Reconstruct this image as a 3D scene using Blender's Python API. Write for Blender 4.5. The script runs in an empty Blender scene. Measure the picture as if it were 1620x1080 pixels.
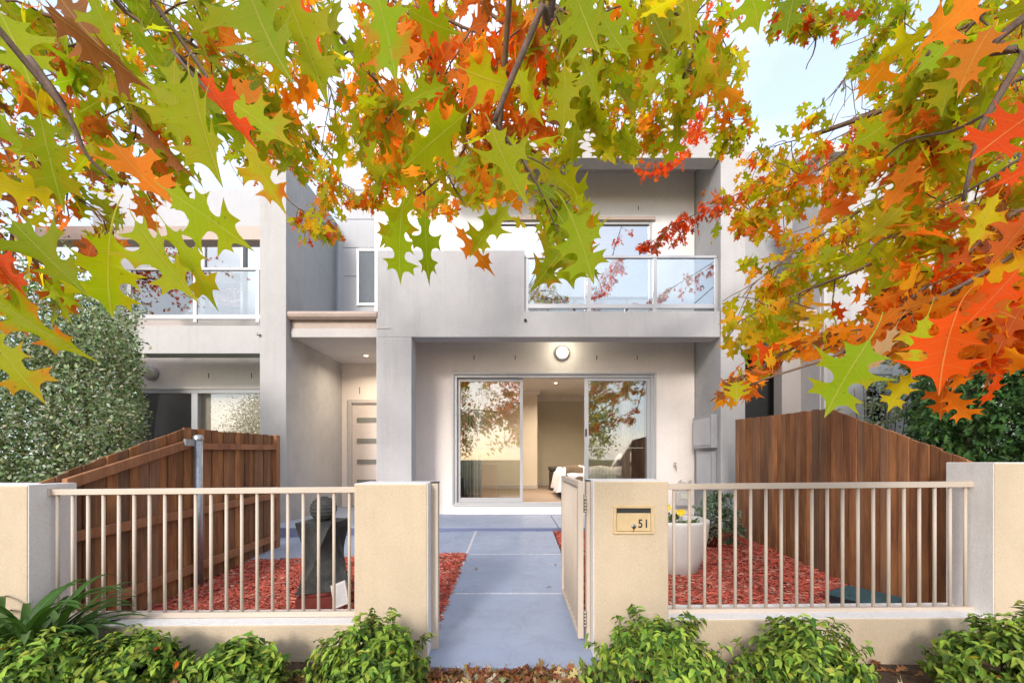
import bpy, math, random
import numpy as np
from mathutils import Vector, Matrix
from mathutils import noise as mnoise
from mathutils.geometry import tessellate_polygon
R = math.radians
sc = bpy.context.scene
C = sc.collection
# ---------------------------------------------------------------- camera, sky, sun
F, CX, HY, EYE = 640.0, 814.0, 726.0, 1.18       # focal length in photo pixels, vanishing point, eye height
cam = bpy.data.cameras.new('camera'); co = bpy.data.objects.new('camera', cam); C.objects.link(co)
co.location = (0, 0, EYE); co.rotation_euler = (R(90), 0, 0)
cam.sensor_width = 36; cam.lens = F/1620*36
cam.shift_x = (810-CX)/1620; cam.shift_y = (HY-540)/1620
cam.clip_start = 0.02; cam.clip_end = 2000
sc.camera = co
SUN_EL, SUN_AZ = 25, 197      # azimuth the light comes from, clockwise from +Y
w = bpy.data.worlds.new('World'); sc.world = w; w.use_nodes = True
nt = w.node_tree; bg = nt.nodes['Background']
sky = nt.nodes.new('ShaderNodeTexSky'); sky.sky_type = 'NISHITA'; sky.sun_disc = False
sky.sun_elevation = R(SUN_EL); sky.sun_rotation = R(SUN_AZ); sky.air_density = 1.0; sky.dust_density = 1.5; sky.ozone_density = 1.5
# thin high cloud over the blue
tc = nt.nodes.new('ShaderNodeTexCoord'); mp = nt.nodes.new('ShaderNodeMapping'); mp.inputs['Scale'].default_value = (1, 1, 2.0)
nz = nt.nodes.new('ShaderNodeTexNoise'); nz.inputs['Scale'].default_value = 2.2; nz.inputs['Detail'].default_value = 7
rp = nt.nodes.new('ShaderNodeValToRGB'); rp.color_ramp.elements[0].position = .38; rp.color_ramp.elements[0].color = (.42, .42, .42, 1)
rp.color_ramp.elements[1].position = .66; rp.color_ramp.elements[1].color = (.95, .95, .95, 1)
mx = nt.nodes.new('ShaderNodeMixRGB'); mx.inputs[2].default_value = (3.9, 4.3, 4.9, 1)
L = nt.links.new
L(tc.outputs['Generated'], mp.inputs[0]); L(mp.outputs[0], nz.inputs['Vector']); L(nz.outputs[0], rp.inputs[0])
L(rp.outputs[0], mx.inputs[0]); L(sky.outputs[0], mx.inputs[1]); L(mx.outputs[0], bg.inputs[0])
bg.inputs[1].default_value = 0.15
sl = bpy.data.lights.new('sun', 'SUN'); so = bpy.data.objects.new('sun', sl); C.objects.link(so)
sl.energy = 1.3; sl.angle = R(12); sl.color = (1, .95, .88)
a, e = R(SUN_AZ), R(SUN_EL)
sd = Vector((math.sin(a)*math.cos(e), math.cos(a)*math.cos(e), math.sin(e)))
so.rotation_euler = sd.to_track_quat('Z', 'Y').to_euler(); so.location = (0, -5, 12)
sc.view_settings.view_transform = 'Standard'; sc.view_settings.look = 'None'
sc.view_settings.exposure = 1.28; sc.view_settings.gamma = 1
sc.cycles.max_bounces = 8; sc.cycles.transparent_max_bounces = 16
sc.cycles.use_denoising = True

# ---------------------------------------------------------------- helpers
def PX(px, D): return (px-CX)/F*D
def PZ(py, D): return EYE-(py-HY)/F*D
def P(px, py, D): return Vector((PX(px, D), D, PZ(py, D)))
def proj(p): return (CX+p[0]/p[1]*F, HY-(p[2]-EYE)/p[1]*F) if p[1] > .05 else (-9999, -9999)

class NT:
    def __init__(s, m): s.m = m; s.t = m.node_tree
    def n(s, typ, **kw):
        k = s.t.nodes.new('ShaderNode'+typ)
        for a_, v in kw.items(): setattr(k, a_, v)
        return k
    def l(s, a_, b): s.t.links.new(a_, b)
    def math(s, op, a_, b=None, c=None):
        k = s.n('Math', operation=op)
        for i, v in enumerate((a_, b, c)):
            if v is None: continue
            if isinstance(v, (int, float)): k.inputs[i].default_value = v
            else: s.l(v, k.inputs[i])
        return k.outputs[0]
    def mix(s, f, a_, b, bt='MIX'):
        k = s.n('MixRGB', blend_type=bt)
        for i, v in enumerate((f, a_, b)):
            if isinstance(v, (int, float)): k.inputs[i].default_value = v
            elif isinstance(v, tuple): k.inputs[i].default_value = (*v[:3], 1)
            else: s.l(v, k.inputs[i])
        return k.outputs[0]
    def ramp(s, f, stops):
        k = s.n('ValToRGB'); s.l(f, k.inputs[0]); el = k.color_ramp.elements
        while len(el) < len(stops): el.new(.5)
        for e_, (p, c) in zip(el, stops):
            e_.position = p; e_.color = (c, c, c, 1) if isinstance(c, (int, float)) else (*c, 1)
        return k.outputs[0]
    def noise(s, vec, scale, detail=4, rough=.5, dist=0):
        k = s.n('TexNoise'); k.inputs['Scale'].default_value = scale; k.inputs['Detail'].default_value = detail
        k.inputs['Roughness'].default_value = rough; k.inputs['Distortion'].default_value = dist
        s.l(vec, k.inputs['Vector']); return k.outputs[0]
    def mapping(s, vec, sc_): k = s.n('Mapping'); k.inputs['Scale'].default_value = sc_; s.l(vec, k.inputs[0]); return k.outputs[0]
    def bump(s, h, st, d, to):
        k = s.n('Bump'); k.inputs['Strength'].default_value = st; k.inputs['Distance'].default_value = d
        s.l(h, k.inputs['Height']); s.l(k.outputs[0], to.inputs['Normal'])

def newmat(name, col=(.5, .5, .5), rough=.6, metal=0, spec=.5):
    m = bpy.data.materials.new(name); m.use_nodes = True; b = m.node_tree.nodes['Principled BSDF']
    b.inputs['Base Color'].default_value = (*col, 1); b.inputs['Roughness'].default_value = rough
    b.inputs['Metallic'].default_value = metal; b.inputs['Specular IOR Level'].default_value = spec
    t = NT(m); geo = t.n('NewGeometry'); return m, t, b, geo.outputs['Position']

def stucco(name, col, stain=.35, streak=.4, bump=.5, dark=(.35, .32, .29), speck=.35):
    m, t, b, pos = newmat(name, col, .88, 0, .2)
    n1 = t.noise(pos, 1.3, 6, .6); n2 = t.noise(t.mapping(pos, (9, 9, .7)), 1, 6, .65); n3 = t.noise(pos, 160, 2)
    n4 = t.noise(pos, 7, 8, .7)
    c = t.mix(t.math('MULTIPLY', t.ramp(n1, [(.42, 0), (.75, 1)]), stain), col, tuple(x*.72 for x in col))
    c = t.mix(t.math('MULTIPLY', t.ramp(n2, [(.52, 0), (.78, 1)]), streak), c, tuple(x*d for x, d in zip(col, (.68, .66, .64))))
    c = t.mix(t.math('MULTIPLY', t.ramp(n4, [(.45, 0), (.7, 1)]), stain*.5), c, tuple(min(.95, x*1.12) for x in col))
    vo = t.n('TexVoronoi'); vo.inputs['Scale'].default_value = 26; t.l(pos, vo.inputs['Vector'])
    sp = t.ramp(vo.outputs['Distance'], [(.045, 1), (.075, 0)])
    c = t.mix(t.math('MULTIPLY', sp, speck), c, tuple(x*.35 for x in dark))
    pf = t.noise(pos, 3.2, 8, .75); c = t.mix(t.math('MULTIPLY', t.ramp(pf, [(.50, 0), (.60, 1)]), .10), c, tuple(x*.80 for x in col)); gr = t.noise(pos, 75, 5, .8); c = t.mix(t.math('MULTIPLY', t.ramp(gr, [(.40, 1), (.52, 0)]), .30), c, tuple(x*.72 for x in col)); c = t.mix(t.math('MULTIPLY', t.ramp(gr, [(.55, 0), (.68, 1)]), .35), c, tuple(min(.95, x*1.18) for x in col)); t.l(c, b.inputs['Base Color'])
    h = t.math('ADD', t.math('MULTIPLY', n3, .6), t.math('MULTIPLY', t.noise(pos, 40, 3), .6))
    t.bump(h, bump, .004, b); return m

def plain(name, col, rough=.5, metal=0, spec=.5, var=.12, scale=14, bump=0):
    m, t, b, pos = newmat(name, col, rough, metal, spec)
    n = t.noise(pos, scale, 6, .6)
    t.l(t.mix(t.ramp(n, [(.35, 0), (.7, 1)]), col, tuple(x*(1-var) for x in col)), b.inputs['Base Color'])
    if bump: t.bump(t.noise(pos, scale*6, 4), bump, .003, b)
    return m

def timber(name, c1, c2, c3):
    m, t, b, pos = newmat(name, c1, .78, 0, .25)
    at = t.n('Attribute', attribute_name='tint'); s = t.n('SeparateColor'); t.l(at.outputs['Color'], s.inputs[0])
    off = t.n('CombineXYZ'); t.l(t.math('MULTIPLY', s.outputs[0], 37.0), off.inputs[0]); t.l(t.math('MULTIPLY', s.outputs[0], 11.0), off.inputs[2])
    av = t.n('VectorMath', operation='ADD'); t.l(pos, av.inputs[0]); t.l(off.outputs[0], av.inputs[1])
    g = t.noise(t.mapping(av.outputs[0], (60, 60, 2.2)), 1, 6, .65, 1.2); g2 = t.noise(t.mapping(av.outputs[0], (7, 7, 1.6)), 1, 4, .6)
    c = t.mix(t.ramp(g, [(.3, 0), (.72, 1)]), c1, c2)
    c = t.mix(t.math('MULTIPLY', t.ramp(g2, [(.4, 0), (.68, 1)]), .7), c, c3)
    sv = t.noise(t.mapping(av.outputs[0], (120, 120, 3)), 1, 5, .8); c = t.mix(t.math('MULTIPLY', t.ramp(sv, [(.62, 0), (.75, 1)]), .55), c, (.50, .42, .34))
    c = t.mix(t.math('MULTIPLY', t.ramp(g, [(.30, 1), (.40, 0)]), .6), c, (.04, .025, .02))
    c = t.mix(t.math('MULTIPLY', t.ramp(s.outputs[2], [(.45, 0), (1, 1)]), .55), c, t.mix(t.ramp(g, [(.3, 0), (.72, 1)]), (.20, .145, .105), (.085, .06, .045)))
    c = t.mix(1.0, c, t.ramp(s.outputs[1], [(0, .68), (1, 1.3)]), 'MULTIPLY')
    t.l(c, b.inputs['Base Color']); t.bump(g, .5, .003, b); return m

def glass(name, refl, tint=(1, 1, 1), rough=0):
    m = bpy.data.materials.new(name); m.use_nodes = True; t = NT(m); t.t.nodes.clear()
    o = t.n('OutputMaterial'); g = t.n('BsdfGlossy'); g.inputs['Roughness'].default_value = rough
    tr = t.n('BsdfTransparent'); tr.inputs[0].default_value = (*tint, 1); ms = t.n('MixShader')
    fr = t.n('Fresnel'); fr.inputs[0].default_value = 1.5
    t.l(t.math('MINIMUM', t.math('ADD', fr.outputs[0], refl), 1.0), ms.inputs[0]); t.l(tr.outputs[0], ms.inputs[1]); t.l(g.outputs[0], ms.inputs[2]); t.l(ms.outputs[0], o.inputs[0])
    return m

def emit(name, col, st):
    m = bpy.data.materials.new(name); m.use_nodes = True; b = m.node_tree.nodes['Principled BSDF']
    b.inputs['Base Color'].default_value = (*col, 1); b.inputs['Emission Color'].default_value = (*col, 1); b.inputs['Emission Strength'].default_value = st
    return m

def leafmat(name, trans=.45, rough=.5, spec=.12, veins=True, spot=True):
    m = bpy.data.materials.new(name); m.use_nodes = True; t = NT(m); b = t.t.nodes['Principled BSDF']; o = t.t.nodes['Material Output']
    at = t.n('Attribute', attribute_name='tint'); lf = t.n('Attribute', attribute_name='lf'); s = t.n('SeparateXYZ'); t.l(lf.outputs['Vector'], s.inputs[0])
    geo = t.n('NewGeometry'); col = at.outputs['Color']; ax = t.math('ABSOLUTE', s.outputs[0])
    if spot:
        n = t.noise(geo.outputs['Position'], 28, 4, .6)
        ed = t.math('ADD', t.math('MULTIPLY', ax, 1.6), t.math('MULTIPLY', s.outputs[1], .55))
        f = t.math('MULTIPLY', t.ramp(t.math('ADD', ed, t.math('MULTIPLY', t.math('SUBTRACT', n, .5), 1.6)), [(.55, 0), (1.0, 1)]), s.outputs[2])
        col = t.mix(f, col, (.62, .17, .02))
        n2 = t.noise(geo.outputs['Position'], 9, 3)
        col = t.mix(t.ramp(n2, [(.35, 0), (.7, .55)]), col, t.mix(1.0, col, (1.25, .95, .6), 'MULTIPLY'))
        n3 = t.noise(geo.outputs['Position'], 150, 2)
        col = t.mix(t.ramp(n3, [(.66, 0), (.74, .5)]), col, (.09, .05, .02))
    if veins:
        v1 = t.ramp(ax, [(.004, 1), (.009, 0)])
        ph = t.math('DIVIDE', t.math('SUBTRACT', t.math('SUBTRACT', s.outputs[1], .02), t.math('MULTIPLY', ax, .55)), .18)
        fr = t.math('ABSOLUTE', t.math('SUBTRACT', t.math('FRACT', ph), .5))
        v2 = t.math('MULTIPLY', t.ramp(fr, [(.475, 0), (.495, 1)]), .6)
        v = t.math('MAXIMUM', v1, v2)
        hb = t.math('MULTIPLY', v, .55)
        col = t.mix(hb, col, t.mix(.55, col, (.75, .62, .22)))
        t.bump(t.math('ADD', v, t.math('MULTIPLY', t.noise(geo.outputs['Position'], 45, 4), 2.2)), .6, .0015, b)
    t.l(col, b.inputs['Base Color']); b.inputs['Roughness'].default_value = rough; b.inputs['Specular IOR Level'].default_value = spec
    tr = t.n('BsdfTranslucent'); t.l(t.mix(1.0, col, (1.7, 1.6, .8), 'MULTIPLY'), tr.inputs[0])
    ms = t.n('MixShader'); ms.inputs[0].default_value = trans
    t.l(b.outputs[0], ms.inputs[1]); t.l(tr.outputs[0], ms.inputs[2]); t.l(ms.outputs[0], o.inputs[0])
    return m

class MB:
    def __init__(s): s.v = []; s.f = []; s.c = []; s.cur = (.5, .5, .5); s.sm = []
    def add(s, vs, fs, sm=False):
        o = len(s.v); s.v += [tuple(v) for v in vs]; s.c += [s.cur]*len(vs)
        for f in fs: s.f.append(tuple(o+i for i in f)); s.sm.append(sm)
        return s
    def box(s, x0, x1, y0, y1, z0, z1):
        return s.add([(x, y, z) for x in (x0, x1) for y in (y0, y1) for z in (z0, z1)],
                     [(0, 1, 3, 2), (4, 6, 7, 5), (0, 4, 5, 1), (2, 3, 7, 6), (0, 2, 6, 4), (1, 5, 7, 3)])
    def pbox(s, a_, b, D0, D1):   # box whose front face (distance D0) spans photo corners a-b
        return s.box(PX(a_[0], D0), PX(b[0], D0), D0, D1, PZ(b[1], D0), PZ(a_[1], D0))
    def hexa(s, pts): return s.add(pts, [(0, 1, 2, 3), (7, 6, 5, 4), (0, 4, 5, 1), (1, 5, 6, 2), (2, 6, 7, 3), (3, 7, 4, 0)])
    def rot(s, c, sx, sy, sz, M):
        c = Vector(c); return s.add([c+M@Vector((x*sx/2, y*sy/2, z*sz/2)) for x in (-1, 1) for y in (-1, 1) for z in (-1, 1)],
                     [(0, 1, 3, 2), (4, 6, 7, 5), (0, 4, 5, 1), (2, 3, 7, 6), (0, 2, 6, 4), (1, 5, 7, 3)])
    def prism(s, poly, y0, y1):   # polygon in xz extruded along y
        n = len(poly); vs = [(x, y0, z) for x, z in poly]+[(x, y1, z) for x, z in poly]
        return s.add(vs, [tuple(range(n)), tuple(range(2*n-1, n-1, -1))]+[(i, i+n, (i+1) % n+n, (i+1) % n) for i in range(n)])
    def prismx(s, poly, x0, x1):  # polygon in yz extruded along x
        n = len(poly); vs = [(x0, y, z) for y, z in poly]+[(x1, y, z) for y, z in poly]
        return s.add(vs, [tuple(range(n)), tuple(range(2*n-1, n-1, -1))]+[(i, i+n, (i+1) % n+n, (i+1) % n) for i in range(n)])
    def tube(s, pts, rad, n=8, cap=True):
        pts = [Vector(p) for p in pts]; m = len(pts); rad = rad if isinstance(rad, (list, tuple)) else [rad]*m
        vs = []; up = Vector((0.13, .21, 1))
        for i, p in enumerate(pts):
            d = (pts[min(i+1, m-1)]-pts[max(i-1, 0)]).normalized()
            u = d.cross(up); u = (d.cross(Vector((1, .1, 0))) if u.length < .1 else u).normalized(); v = d.cross(u)
            for k in range(n): q = 2*math.pi*k/n; vs.append(p+(u*math.cos(q)+v*math.sin(q))*rad[i])
        fs = [(i*n+k, i*n+(k+1) % n, (i+1)*n+(k+1) % n, (i+1)*n+k) for i in range(m-1) for k in range(n)]
        if cap: fs += [tuple(range(n-1, -1, -1)), tuple(range((m-1)*n, m*n))]
        return s.add(vs, fs, True)
    def lathe(s, c, prof, n=32):
        vs = [(c[0]+r*math.cos(2*math.pi*k/n), c[1]+r*math.sin(2*math.pi*k/n), c[2]+z) for r, z in prof for k in range(n)]
        m = len(prof); fs = [(i*n+k, i*n+(k+1) % n, (i+1)*n+(k+1) % n, (i+1)*n+k) for i in range(m-1) for k in range(n)]
        return s.add(vs, fs, True)
    def build(s, name, mat, parent=None, bevel=0, label=None, cat=None, group=None, kind=None):
        V = np.array(s.v); org = Vector((0, 0, 0))
        if parent is None and kind != 'structure' and cat:
            org = Vector(((V[:, 0].min()+V[:, 0].max())/2, (V[:, 1].min()+V[:, 1].max())/2, V[:, 2].min()))
        elif parent is not None: org = parent_org(parent)
        me = bpy.data.meshes.new(name); me.from_pydata((V-np.array(org)).tolist(), [], s.f)
        me.polygons.foreach_set('use_smooth', s.sm)
        ca = me.attributes.new('tint', 'FLOAT_COLOR', 'POINT'); ca.data.foreach_set('color', np.array([(*c, 1) for c in s.c]).ravel())
        me.materials.append(mat); me.update()
        o = bpy.data.objects.new(name, me); C.objects.link(o)
        if parent is not None: o.parent = parent
        else: o.location = org
        if bevel:
            b = o.modifiers.new('bevel', 'BEVEL'); b.width = bevel; b.segments = 2; b.limit_method = 'ANGLE'; b.angle_limit = R(40)
        tag(o, label, cat, group, kind); return o

def parent_org(o):
    v = Vector((0, 0, 0))
    while o is not None: v += o.location; o = o.parent
    return v
def tag(o, label=None, cat=None, group=None, kind=None):
    if label: o['label'] = label
    if cat: o['category'] = cat
    if group: o['group'] = group
    if kind: o['kind'] = kind
    return o
def thing(name, label, cat, loc, group=None):
    o = bpy.data.objects.new(name, None); C.objects.link(o); o.location = loc; o.empty_display_size = .1
    return tag(o, label, cat, group)

# ---------------------------------------------------------------- materials
M = {}
M['grey'] = stucco('grey_render', (.485, .473, .48), .5, .5)
M['grey2'] = stucco('pale_grey_render', (.50, .48, .475), .5, .5)
M['blade'] = stucco('blade_render', (.42, .415, .42), .9, .3)
M['pinkish'] = stucco('pinkish_render', (.48, .43, .41), .3, .2, .3)
M['cream'] = stucco('cream_render', (.85, .77, .72), .3, .15, .3)
M['white_lift'] = stucco('white_render_shade_lift', (.76, .75, .75), .2, .2, .15)  # upper wall only: colour lightened to offset the shade under the beam
M['white'] = stucco('white_cladding', (.50, .50, .52), .2, .2, .15)
M['pillar'] = stucco('sand_render', (.57, .455, .325), .55, .3, .6, speck=.7)
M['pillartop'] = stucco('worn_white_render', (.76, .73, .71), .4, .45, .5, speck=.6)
M['metal'] = plain('cream_powdercoat', (.57, .475, .39), .5, 0, .3, .06, 3)
M['alu'] = plain('aluminium_frame', (.44, .44, .455), .4, .3, .5, .03, 3)
M['alud'] = plain('grey_aluminium', (.42, .41, .41), .45, .2, .5, .1)
M['trim'] = plain('peach_trim', (.50, .385, .33), .5, 0, .4, .1)
M['trimw'] = plain('white_trim', (.54, .50, .48), .5, 0, .4, .08)
M['dark'] = plain('dark_void', (.03, .03, .03), .8)
M['soffit'] = plain('soffit_paint', (.55, .54, .55), .8, 0, .2, .1, 3)
M['door'] = plain('door_paint', (.66, .58, .54), .5, 0, .4, .06)
M['frost'] = plain('frosted_glass', (.22, .22, .20), .25)
M['glass'] = glass('clear_glass', .13, (.9, .9, .88))
M['glassup'] = glass('reflective_glass', .5, (.6, .62, .62))
M['glassrail'] = glass('railing_glass', .28, (.8, .84, .84), .02)
M['galv'] = plain('galvanised_steel', (.50, .53, .56), .38, .8, .5, .3, 30)
M['timber'] = timber('stained_timber', (.31, .125, .05), (.095, .04, .022), (.50, .22, .075))
M['timber2'] = timber('stained_timber_right', (.30, .12, .05), (.11, .046, .027), (.48, .21, .075))
M['rail'] = timber('rail_timber', (.36, .15, .07), (.17, .07, .035), (.44, .21, .10))
M['bark'] = plain('oak_bark', (.19, .125, .095), .85, 0, .2, .5, 40, .5)
M['twig'] = plain('twig_bark', (.20, .12, .075), .75, 0, .3, .4, 60)
M['leaf'] = leafmat('oak_leaf', .58)
M['shrubleaf'] = leafmat('glossy_leaf', .25, .45, veins=True, spot=False)
M['smallleaf'] = leafmat('small_leaf', .2, .5, veins=False, spot=False)
M['interior'] = plain('interior_paint', (.60, .55, .44), .9, 0, .1, .06, 2)
M['interior2'] = plain('pale_interior_paint', (.74, .66, .56), .9, 0, .1, .05, 2)
M['ceil'] = plain('ceiling_paint', (.72, .68, .64), .9)
M['carpet'] = plain('carpet', (.33, .25, .20), .95, 0, .1, .2, 60, .5)
M['linen'] = plain('white_linen', (.80, .77, .82), .85, 0, .2, .06, 8)
M['throw'] = plain('brown_throw', (.17, .12, .08), .9, 0, .2, .3, 30)
M['navy'] = plain('navy_fabric', (.06, .06, .09), .85)
M['leather'] = plain('dark_leather', (.025, .02, .018), .45)
M['pot'] = stucco('white_pot', (.70, .66, .63), .2, .15, .3, speck=.15)
M['redpot'] = plain('dark_red_glaze', (.10, .015, .015), .25)
M['soil'] = plain('soil', (.045, .03, .02), .95, 0, .1, .5, 40, 1)
M['grnbox'] = plain('teal_plastic', (.05, .13, .15), .5, 0, .4, .4, 60, .8)
M['redbrick'] = plain('red_brown_block', (.20, .045, .035), .85, 0, .2, .35, 12, .5)
M['lampon'] = emit('lit_diffuser', (1, .97, .72), .75)
M['down'] = emit('lit_downlight', (1, .82, .55), 9)
M['blindglass'] = plain('blind_behind_glass', (.16, .18, .205), .5, 0, .08)
M['lampoff'] = plain('unlit_diffuser', (.62, .60, .48), .4)
M['flap'] = plain('letterbox_enamel', (.62, .455, .25), .42, 0, .5, .14, 20)
M['ink'] = plain('black_vinyl', (.015, .02, .03), .5)
M['chrome'] = plain('dull_chrome', (.5, .48, .45), .3, .9)
M['meter'] = plain('meter_grey', (.50, .46, .42), .5)
M['curtain'] = plain('curtain_fabric', (.66, .64, .63), .9)
M['curtaind'] = plain('dark_curtain', (.10, .09, .09), .9)

def mat_path():
    m, t, b, pos = newmat('painted_concrete', (.28, .33, .46), .55, 0, .35)
    n1 = t.noise(pos, 1.6, 6, .6); n2 = t.noise(pos, 12, 6, .7); n3 = t.noise(pos, 90, 3)
    c = t.mix(t.ramp(n1, [(.35, 0), (.7, 1)]), (.32, .37, .49), (.27, .315, .425))
    c = t.mix(t.math('MULTIPLY', t.ramp(n2, [(.5, 0), (.75, 1)]), .45), c, (.32, .355, .46))
    vo = t.n('TexVoronoi'); vo.inputs['Scale'].default_value = 16; t.l(pos, vo.inputs['Vector'])
    c = t.mix(t.math('MULTIPLY', t.ramp(vo.outputs['Distance'], [(.03, 1), (.06, 0)]), .6), c, (.16, .16, .19))
    n5 = t.noise(pos, 4.5, 8, .75, .5); c = t.mix(t.math('MULTIPLY', t.ramp(n5, [(.50, 0), (.62, 1)]), .35), c, (.22, .24, .31)); c = t.mix(t.math('MULTIPLY', t.ramp(t.noise(pos, 260, 2), [(.62, 0), (.7, 1)]), .5), c, (.48, .50, .56))
    t.l(c, b.inputs['Base Color']); t.l(t.ramp(n2, [(.3, .45), (.7, .75)]), b.inputs['Roughness']); t.bump(n3, .25, .002, b); return m
M['path'] = mat_path()
M['joint'] = plain('pale_joint', (.66, .64, .66), .9, 0, .1, .35, 30)
M['riser'] = plain('riser_paint', (.16, .18, .30), .6)
def mat_mulch():
    m, t, b, pos = newmat('mulch_floor', (.2, .03, .025), .9, 0, .15)
    n = t.noise(t.mapping(pos, (70, 30, 50)), 1, 5, .7, 1.5)
    t.l(t.ramp(n, [(.3, (.04, .012, .010)), (.55, (.20, .045, .035)), (.8, (.34, .11, .08))]), b.inputs['Base Color']); t.bump(n, 1, .02, b); return m
M['mulch'] = mat_mulch()
def mat_chip():
    m, t, b, pos = newmat('wood_chip', (.3, .05, .04), .85, 0, .2)
    at = t.n('Attribute', attribute_name='tint'); t.l(at.outputs['Color'], b.inputs['Base Color']); return m
M['chip'] = mat_chip()
def mat_basalt():
    m, t, b, pos = newmat('dark_basalt', (.06, .062, .06), .7, 0, .3)
    n = t.noise(pos, 160, 3, .7); n2 = t.noise(pos, 9, 5)
    c = t.mix(t.ramp(n2, [(.35, 0), (.7, 1)]), (.028, .029, .029), (.07, .07, .064))
    t.l(t.mix(t.ramp(n, [(.66, 0), (.72, 1)]), c, (.35, .36, .34)), b.inputs['Base Color'])
    t.bump(t.noise(pos, 70, 4), .6, .004, b); return m
M['basalt'] = mat_basalt()
def mat_ground(name, c1, c2, sc_):
    m, t, b, pos = newmat(name, c1, .95, 0, .1)
    n = t.noise(pos, sc_, 8, .7); t.l(t.mix(t.ramp(n, [(.35, 0), (.65, 1)]), c1, c2), b.inputs['Base Color']); t.bump(n, .8, .03, b); return m
M['earth'] = mat_ground('earth', (.07, .045, .03), (.14, .10, .07), 25)
M['grass'] = mat_ground('lawn', (.05, .08, .02), (.10, .12, .04), 8)
M['asphalt'] = mat_ground('asphalt', (.05, .05, .05), (.075, .075, .07), 40)
M['footpath'] = mat_ground('concrete', (.32, .30, .28), (.40, .38, .35), 6)

# ---------------------------------------------------------------- ground and paths (y = distance from the camera)
DB, DW, DE = 6.05, 6.9, 8.0      # house front frame, recessed wall, entry wall
SLAB = .2425
def gz(x, y): return .06*(y-2.3)+.035*min(0, x+.6)
g = MB(); g.add([(-600, -600, -.16), (600, -600, -.16), (600, 900, -.16), (-600, 900, -.16)], [(0, 1, 2, 3)]); g.build('ground', M['grass'], kind='structure')
g = MB(); g.add([(-60, -6.2, -.15), (60, -6.2, -.15), (60, -12.5, -.15), (-60, -12.5, -.15)], [(0, 3, 2, 1)]); g.build('road', M['asphalt'], kind='structure')
g = MB(); g.box(-60, 60, -6.2, -6.05, -.155, -.03); g.build('kerb', M['footpath'], kind='structure')
g = MB(); g.box(-60, 60, .2, 1.35, -.155, -.055); g.build('footpath', M['footpath'], kind='structure')
g = MB(); N = 60
vs = [(x, y, -.035+.02*math.sin(x*3.1+y*5)*math.cos(y*7-x)) for y in np.linspace(1.35, 2.42, 14) for x in np.linspace(-5, 5, N)]
g.add(vs, [(j*N+i, j*N+i+1, (j+1)*N+i+1, (j+1)*N+i) for j in range(13) for i in range(N-1)], True); g.build('garden_bed', M['earth'], kind='structure')
for x0, x1, y1, nm in ((-3.0, -.53, 4.52, 'mulch_bed'), (.535, 2.97, 5.56, 'mulch_bed')):
    g = MB(); n, k = 40, 40
    vs = [(x, y, gz(x, y)+.008*math.sin(x*9+y*7)+.006*math.sin(x*21-y*17)-.012) for y in np.linspace(2.62, y1, k) for x in np.linspace(x0, x1, n)]
    g.add(vs, [(j*n+i, j*n+i+1, (j+1)*n+i+1, (j+1)*n+i) for j in range(k-1) for i in range(n-1)], True); g.build(nm, M['mulch'], kind='structure')
def slabpiece(g, x0, x1, y0, y1, zf, th=.05):
    g.hexa([(x0, y0, zf(x0, y0)), (x1, y0, zf(x1, y0)), (x1, y1, zf(x1, y1)), (x0, y1, zf(x0, y1)), (x0, y0, zf(x0, y0)-th), (x1, y0, zf(x1, y0)-th), (x1, y1, zf(x1, y1)-th), (x0, y1, zf(x0, y1)-th)][::-1][4:]+
           [(x0, y0, zf(x0, y0)-th), (x1, y0, zf(x1, y0)-th), (x1, y1, zf(x1, y1)-th), (x0, y1, zf(x0, y1)-th)][::-1])
pz = lambda x, y: .06*(y-2.3)
g = MB(); j = .013
slabpiece(g, -.52, .525, 2.30, 3.37-j, pz, .10)
slabpiece(g, -.52, .525, 3.37+j, 4.48-j, pz)
slabpiece(g, -.52, .525, 4.48+j, 5.56, pz)
slabpiece(g, -3.35, -.52-2*j, 4.48, 5.56, lambda x, y: gz(x, y))
g.build('front_path', M['path'], kind='structure', bevel=.004)
g = MB(); slabpiece(g, -.55, .515, 2.34, 5.565, lambda x, y: pz(x, y)-.003, .05); g.build('path_joint', M['joint'], kind='structure')
g = MB()
g.box(-3.45, .60, 5.575, 8.1, SLAB-.09, SLAB); g.box(.612, 3.0, 5.575, 6.92, SLAB-.09, SLAB); g.box(-3.45, 3.0, 5.60, 8.05, SLAB-.35, SLAB-.095)
g.build('porch_slab', M['path'], kind='structure', bevel=.006)
g = MB(); g.box(-3.45, 3.0, 5.560, 5.573, SLAB-.30, SLAB-.012); g.build('porch_step', M['riser'], kind='structure')

# ---------------------------------------------------------------- townhouse in the middle
TL = 5.95   # top of the party walls
house = thing('townhouse', 'grey rendered two storey townhouse with glass balcony over a sliding door, behind the gate', 'house', (0, 7, .24))
g = MB()
xl, xc, xr = PX(597, DB), PX(651, DB), PX(1139, DB)
zb, zt, zp = PZ(533, DB), PZ(492, DB), PZ(396, DB)
xs = PX(830, DB); DF = DB+.27
g.prism([(xl, zb), (xc, zb), (xr, zb), (xr, zt), (xs, zt), (xs, zp), (xl, zp)], DB, DF)
g.box(xl, xc, DB, DF, -.1, zb)
g.build('front_frame', M['grey'], house, .006)
g = MB()   # wall behind with openings cut as pieces
sx0, sx1, sz0, sz1 = PX(718, DW), PX(1035, DW), PZ(798, DW), PZ(592, DW)
xwl, xwr = -1.96, PX(1097, DW)
zc = PZ(533, DB)+.28
g.box(xwl, sx0, DW, DW+.2, SLAB-.05, zc); g.box(sx1, xwr+.02, DW, DW+.2, SLAB-.05, zc)
g.box(sx0, sx1, DW, DW+.2, sz1, zc); g.box(sx0, sx1, DW-.012, DW+.2, SLAB-.05, sz0)
g.build('porch_wall', M['cream'], house, .004)
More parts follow.
